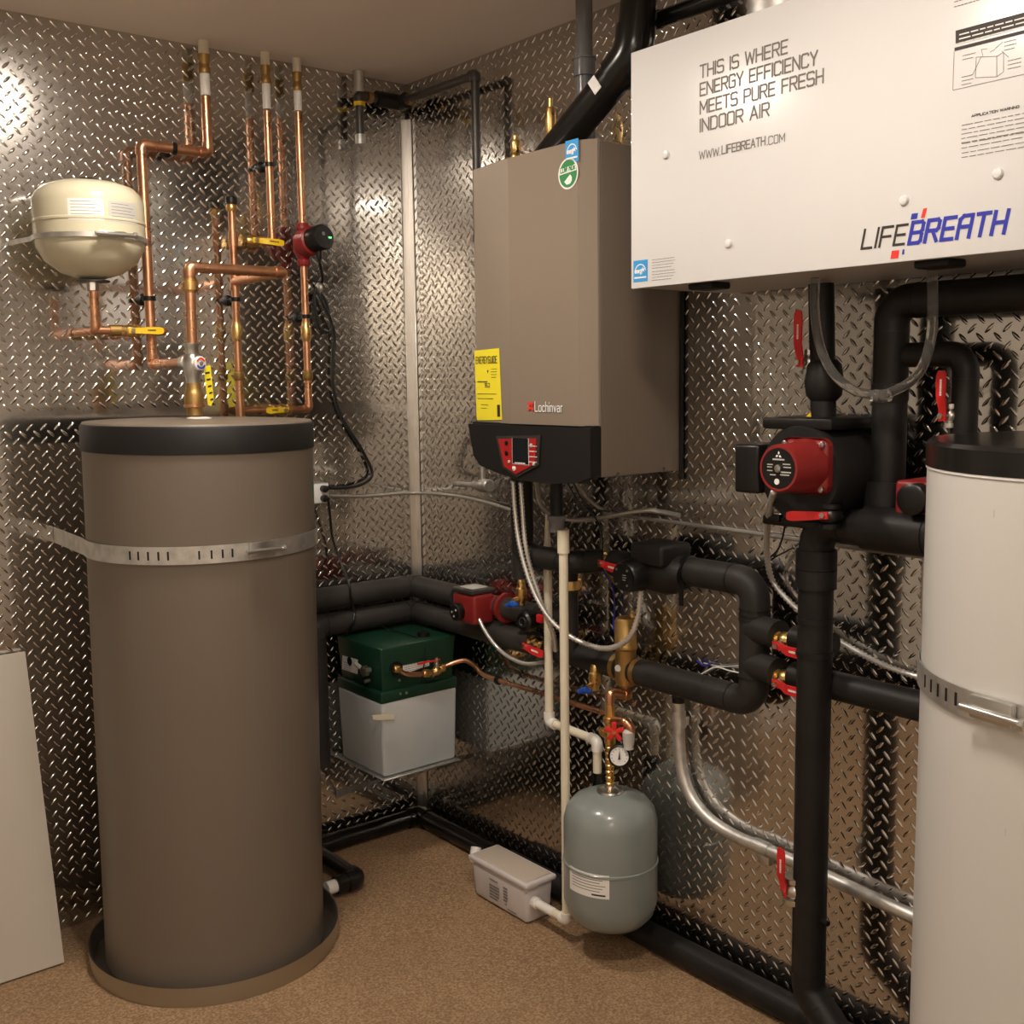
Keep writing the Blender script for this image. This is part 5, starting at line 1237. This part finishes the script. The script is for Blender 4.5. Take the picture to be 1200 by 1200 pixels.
# ================================================================== EMT CONDUIT
e_pts = [R(795, 822, 0.026), R(797, 885, 0.026), R(806, 925, 0.026), R(826, 955, 0.026), R(858, 978, 0.026), R(900, 996, 0.026), R(960, 1023, 0.026), R(1020, 1051, 0.026), R(1085, 1081, 0.026), R(1180, 1125, 0.026)]
emt = thing('conduit', 'bent galvanised conduit sweeping from the wall centre down to the right', 'conduit', e_pts[-1])
MB().tube(smooth_path(e_pts, 6), 0.0155, 18).build('tube', GALV, emt)
MB().cyl(R(795, 833, 0.026), R(796, 852, 0.026), 0.0185, 18).build('coupling', GALV, emt)
MB().lathe([(0.0165, 0), (0.0165, 0.012), (0.019, 0.014), (0.012, 0.016)], R(795, 823, 0.026), Z, 16).build('bushing', BLACK, emt)
MB().cyl(R(884, 989, 0.026), R(902, 997, 0.026), 0.0175, 18).build('coupling', GALV, emt)
for p_ in ((795, 842), (893, 1004)):
    c_ = R(p_[0], p_[1], 0.012)
    MB().box((c_.x-0.012, c_.y-0.03, c_.z-0.012), (-0.002, c_.y+0.004, c_.z+0.012), 0.003).build('strap', GALV, emt)

# ================================================================== RIGHT SIDE: big pump and risers
DB = 0.13
# vertical to floor
q0 = R(962, 610, DB); q1 = R(945, 1050, DB)
yb_v = (q0.y+q1.y)/2
zt5 = zat(612, -DB, yb_v)
bigp = pipe('insulated_pipe', 'thick black insulated pipe dropping from the pump elbow to the floor', 'pipe',
            [V((-DB, -2.15, zt5+0.0)), V((-DB, yb_v, zt5)), V((-DB, yb_v, 0.16)), V((-DB-0.01, yb_v-0.11, 0.07)), V((-DB-0.02, -2.13, 0.045))], 0.0365, FOAM, 0.05, 'black insulated pipes', taped=0.002)
bands(bigp, (-DB, yb_v, zt5), (-DB, yb_v, 0.16), 0.0395, (0.10, 0.13, 0.2, 0.27), 0.005)
bands(bigp, (-DB, yb_v, zt5), (-DB, yb_v, 0.16), 0.0425, (0.075, 0.115), 0.02, FOAM, 'wrap')
bands(bigp, (-DB, -2.15, zt5), (-DB, yb_v, zt5), 0.0445, (0.60,), 0.07, FOAM, 'sleeve')
MB().cyl((-DB, yat(1035, -DB, zt5), zt5), (-DB, -2.148, zt5), 0.042, 20).build('outer_sleeve', FOAM, bigp)
zvv = zat(1030, -DB, yb_v)
ball_valve('red lever ball valve low on the thick black riser', (-DB-0.012, yb_v+0.030, zat(1045, -DB, yb_v)), Z, V((-0.97, 0.24, 0)), Z, 0.022, RED, 0.10, STEEL, 0.06, 'red lever valves', 0.022, 0.008, 0.032, mark='ooo')
MB().cyl((-DB, yb_v, zat(1070, -DB, yb_v)), (-DB-0.01, yb_v-0.055, zat(1070, -DB, yb_v)), 0.006, 8).build('bleed_stub', BLACK, bigp)

# big red pump
PD = 0.12
pc = R(962, 548, PD)
py_c = pc.y; pz_c = pc.z
bpz_ = thing('circulator_pump', 'large red and black circulator pump below the white ventilator', 'pump', (-PD, py_c, pz_c-0.1))
MB().lathe([(0.096, -0.055), (0.101, -0.05), (0.101, 0.080), (0.094, 0.092), (0, 0.092)], (-PD, py_c-0.012, pz_c-0.006), -X, 40).build('insulation_shell', BLACKM, bpz_)
MB().box((-PD-0.088, py_c-0.085, pz_c+0.082), (-0.02, py_c+0.085, pz_c+0.106), 0.006).build('top_flange', BLACK, bpz_)
MB().box((-PD-0.045, py_c-0.09, pz_c-0.125), (-0.02, py_c+0.115, pz_c-0.104), 0.005).build('bottom_flange', BLACK, bpz_)
tc_ = R(885, 540, 0.20)
MB().box((-0.235, tc_.y-0.035, pz_c-0.052), (-0.13, tc_.y+0.028, pz_c+0.050), 0.007, 3).build('terminal_box', BLACK, bpz_)
fc = R(912, 549, 0.31)
ax0 = V((-PD-0.088, fc.y, fc.z)); 
mo = MB().lathe([(0.052, 0.0), (0.055, 0.006), (0.055, 0.02), (0.049, 0.03), (0.0475, 0.097), (0.0445, 0.102), (0.040, 0.102), (0.040, 0.099), (0, 0.099)], ax0, -X, 40).build('motor', REDP, bpz_)
fl_ = MB().box((-PD-0.110, fc.y-0.056, fc.z-0.056), (-PD-0.088, fc.y+0.056, fc.z+0.056), 0.018, 3).build('motor_flange', REDP, bpz_)
for sy in (-1, 1):
    for sz in (-1, 1):
        MB().lathe([(0.006, 0), (0.006, 0.005), (0.004, 0.006), (0, 0.006)], (-PD-0.110, fc.y+sy*0.044, fc.z+sz*0.044), -X, 10).build('bolt', STEEL, fl_)
np_ = MB().lathe([(0.0395, 0), (0.0395, 0.002), (0, 0.002)], ax0+V((-0.0992, 0, 0)), -X, 36).build('nameplate', BLACK, bpz_)
nb = ax0+V((-0.1018, 0, 0))
pr = MB()
for (y_, z_, w_, h_) in ((0.014, 0.016, 0.028, 0.003), (0.027, 0.006, 0.014, 0.002), (0.027, 0.001, 0.012, 0.002), (0.027, -0.006, 0.013, 0.002), (-0.010, 0.008, 0.018, 0.002), (-0.012, 0.002, 0.018, 0.002), (-0.006, -0.008, 0.024, 0.0025), (-0.004, -0.013, 0.022, 0.002), (0.02, -0.014, 0.014, 0.002)):
    o_ = nb+V((0, y_, z_)); pr.add([o_, o_-Y*w_, o_-Y*w_+Z*h_, o_+Z*h_], [(0, 1, 2, 3)])
pr.build('print', PAPER2, np_, smooth=False)
em = MB()
for k in range(3):
    a_ = math.radians(90+120*k); d_ = V((0, math.cos(a_), math.sin(a_))); e_ = V((0, -math.sin(a_), math.cos(a_)))
    o_ = nb+Z*0.026; em.add([o_+d_*0.001, o_+d_*0.004+e_*0.003, o_+d_*0.008, o_+d_*0.004-e_*0.002], [(0, 1, 2, 3)])
em.build('emblem', PAPER, np_, smooth=False)
MB().lathe([(0.0075, 0), (0.0075, 0.004), (0.005, 0.005), (0, 0.005)], nb+V((0.0005, 0, 0.0)), -X, 14).build('shaft_plug', STEEL, np_)
MB().lathe([(0.006, 0), (0.006, 0.001), (0, 0.001)], nb+V((0.0003, 0.003, -0.026)), -X, 12).build('seal', PAPER, np_)
# stub up from pump with valve
yu2 = yat(966, -PD, 1.5)
zpt = pz_c+0.106
sut = pipe('insulated_pipe', 'black insulated riser from the large pump up to the white ventilator', 'pipe', [V((-PD, yu2, zpt-0.002)), V((-PD, yu2+0.012, HZ0-0.004))], 0.026, FOAM, 0, 'black insulated pipes')
MB().lathe([(0.026, 0), (0.036, 0.012), (0.04, 0.04), (0.034, 0.075), (0.026, 0.085)], (-PD, yu2, zat(470, -PD, yu2)), Z, 20).build('valve_wrap', FOAM, sut)
MB().prism([V((-PD-0.02, yat(951, -PD, zpt), zpt)), V((-PD-0.02, yat(961, -PD, zpt), zpt)), V((-PD-0.02, yat(961, -PD, zpt), zpt+0.016))], (0.01, 0, 0)).build('flange_tag', YELLOW, sut, smooth=False)
ball_valve('red lever ball valve upright left of the pump riser', (-PD-0.008, yat(951, -PD, 1.5), zat(424, -PD, yu2)), Z, V((-0.98, 0.2, 0)), Z, 0.012, RED, 0.105, STEEL, 0.05, 'red lever valves', 0.021, 0.006, 0.026, mark='ooo')
# red lever of the valve under the pump
plv = R(963, 606, 0.225)
ball_valve('red lever ball valve under the large pump above the pipe elbow', (plv.x+0.03, plv.y, plv.z), Z, V((-0.97, 0, 0.1)), V((0.0, 1, -0.10)), 0.018, RED, 0.085, BLACK, 0.05, 'red lever valves', 0.018, 0.006, 0.024)
# big vertical foam from the upper right to below the pump
D6 = 0.085
y6 = yat(1042, -D6, 1.4)
z6 = zat(352, -D6, y6-0.05)
ins8 = pipe('insulated_pipe', 'wide black foam pipe coming from the right and dropping beside the large pump', 'pipe',
            [V((-D6, -2.6, z6)), V((-D6, y6, z6)), V((-D6, y6, zt5+0.03)), V((-DB+0.01, y6-0.01, zt5))], 0.034, FOAM, 0.04, 'black insulated pipes', taped=0.0015)
MB().cyl((-D6, y6, zat(565, -D6, y6)), (-D6-0.005, y6, zat(612, -D6, y6)), 0.044, 18).build('wrap', FOAM, ins8)
MB().lathe([(0.030, -0.02), (0.036, 0.0), (0.036, 0.03), (0.030, 0.032)], (-D6, y6, zat(468, -D6, y6)), Z, 20).build('collar', FOAM, ins8)
# bridge to the tank pipe
zb7 = zat(415, -D6, yat(1100, -D6, 1.5)); y7 = yat(1134, -D6+0.02, 1.45)
ins9 = pipe('insulated_pipe', 'black foam bend above the white tank', 'pipe',
            [V((-D6+0.01, y6-0.02, zb7)), V((-D6+0.01, y7, zb7)), V((-D6+0.01, y7, 1.30))], 0.0245, FOAM, 0.035, 'black insulated pipes', taped=0.0015)
ball_valve('red lever ball valve upright above the white tank', (-D6-0.004, y7+0.02, zat(487, -D6, y7+0.02)), Z, V((-0.98, 0.2, 0)), Z, 0.012, RED, 0.085, STEEL, 0.045, 'red lever valves', 0.02, 0.006, 0.022, mark='ooo')
# red circulator half hidden by the white tank
rc = R(1080, 580, 0.09)
hr = thing('circulator_pump', 'red circulator pump half hidden behind the white tank', 'pump', (rc.x, rc.y, rc.z-0.05))
MB().box((-0.15, rc.y-0.075, rc.z-0.036), (-0.04, rc.y+0.022, rc.z+0.032), 0.008, 3).build('body', REDP, hr)
MB().lathe([(0.03, 0), (0.03, 0.03), (0.024, 0.034), (0, 0.034)], (-0.148, rc.y-0.03, rc.z), -X, 20).build('dial', BLACK, hr)
MB().box((-0.04, rc.y-0.05, rc.z-0.028), (-0.002, rc.y+0.0, rc.z+0.026), 0.004).build('mount', BLACK, hr)

# clear vinyl drain tubes from the ventilator
def hose(label, pts): return cable('drain_tube', label, 'tube', pts, 0.0092, CLEAR, 'clear drain tubes', False, 14, 10)
hose('clear vinyl tube curving from the ventilator left port to the foam pipe', [V((R(955, 337, 0.2).x, R(955, 337, 0.2).y, HZ0+0.001)), R(955, 365, 0.2), R(961, 405, 0.2), R(976, 437, 0.2), R(1000, 457, 0.19), R(1030, 464, 0.17)])
hose('clear vinyl tube looping from the ventilator right port to the foam pipe', [V((R(1092, 322, 0.2).x, R(1092, 322, 0.2).y, HZ0+0.001)), R(1093, 350, 0.2), R(1092, 390, 0.2), R(1083, 425, 0.2), R(1066, 448, 0.19), R(1034, 464, 0.17)])
ty = MB().lathe([(0.011, -0.02), (0.013, -0.01), (0.013, 0.01), (0.011, 0.02)], R(1032, 464, 0.17), Y, 14)
ty.build('tube_tee', CLEAR, None, 'clear plastic tee joining the two drain tubes', 'fitting')
cable('armoured_cable', 'ridged silver cable hanging from the large pump behind the thick black riser', 'cable',
      [R(907, 576, 0.24), R(903, 592, 0.2), R(899, 620, 0.12), R(899, 650, 0.06), R(905, 680, 0.025), R(925, 705, 0.018), R(945, 722, 0.018), R(965, 738, 0.018), R(985, 752, 0.018), R(1020, 772, 0.018), R(1050, 785, 0.018), R(1085, 796, 0.018)], 0.0078, FLEX, 'armoured cables', True, 10)
cable('armoured_cable', 'ridged silver cable hanging beside the white tank', 'cable', [R(1085, 648, 0.06), R(1083, 675, 0.05), R(1082, 700, 0.04), R(1083, 730, 0.03)], 0.0072, FLEX, 'armoured cables', True, 10)
cable('thin_wire', 'dark thin wire from the pump flange to the wall', 'wire', [R(921, 610, 0.1), R(917, 630, 0.06), R(911, 645, 0.03), R(900, 655, 0.012), R(890, 664, 0.012)], 0.0022, CORD, 'thin wires')
MB().box((R(904, 604, 0.17).x, R(904, 604, 0.17).y-0.02, R(904, 604, 0.17).z-0.014), (R(904, 604, 0.17).x+0.1, R(904, 604, 0.17).y+0.02, R(904, 604, 0.17).z+0.004), 0.004).build('pump_bracket', BLACK, None, 'small black bracket below the large pump terminal box', 'bracket')

# ================================================================== WHITE TANK (right)
WX, WY, WR = -0.34, -2.385, 0.29
wt = thing('water_tank', 'tall white cylindrical water tank with black top at the right edge', 'tank', (WX, WY, 0.0))
MB().lathe([(WR-0.006, 0.001), (WR, 0.008), (WR, 1.362)], (WX, WY, 0), seg=80).build('shell', WHITE_T, wt)
MB().lathe([(WR-0.002, 1.360), (WR+0.0025, 1.361), (WR+0.0025, 1.394), (WR-0.003, 1.400), (WR-0.03, 1.402), (0, 1.404)], (WX, WY, 0), seg=80).build('top_cover', ABS, wt)
MB().lathe([(WR+0.0003, 1.356), (WR+0.0018, 1.357), (WR+0.0018, 1.3605), (WR+0.0003, 1.361)], (WX, WY, 0), seg=80).build('top_rim', WHITE, wt)
tx_, ty_ = WX, WY
at_ = cyl_angle(WX, WY, WR, 1.05, 1079)
pts_ = V((WX+WR*math.cos(at_), WY+WR*math.sin(at_), 0))
zs3 = zat(782, pts_.x, pts_.y)
aw0, aw1 = at_-0.5, at_+2.2
strap(WX, WY, WR+0.004, zs3, (-0.004, WY+0.30), (-0.004, WY-0.30), at_-0.9, at_-0.9+4.2, 0.040, 'slotted steel strap round the white tank', 'tank straps', [cyl_angle(WX, WY, WR, zs3, p_) for p_ in (1088, 1095, 1103, 1113, 1124)], cyl_angle(WX, WY, WR, zs3, 1168), [])
for (a_, b_) in ((1157, 602), (1187, 975)):
    an = cyl_angle(WX, WY, WR, 1.1, a_); zz = zat(b_, WX+WR*math.cos(an), WY+WR*math.sin(an))
    MB().arcpatch(WX, WY, WR, an-0.0025, an+0.0025, zz-0.005, zz+0.005, 2, 0.0003).build('scuff_mark', PAPER2, wt, smooth=False)
# slim black post between wall and tank
bpst = R(1069.5, 1180, 0.05); bpst.z = 0
pst = thing('drain_hose', 'slim black upright hose at the foot of the white tank', 'hose', (bpst.x, bpst.y, 0))
MB().cyl((bpst.x, bpst.y, 0.001), (bpst.x, bpst.y, zat(1160, bpst.x, bpst.y)), 0.008, 12).build('hose', BLACK, pst)
MB().lathe([(0.008, 0), (0.012, 0.002), (0.012, 0.025), (0.010, 0.04), (0, 0.042)], (bpst.x, bpst.y, zat(1165, bpst.x, bpst.y)), Z, 12).build('cap', BLACK, pst)
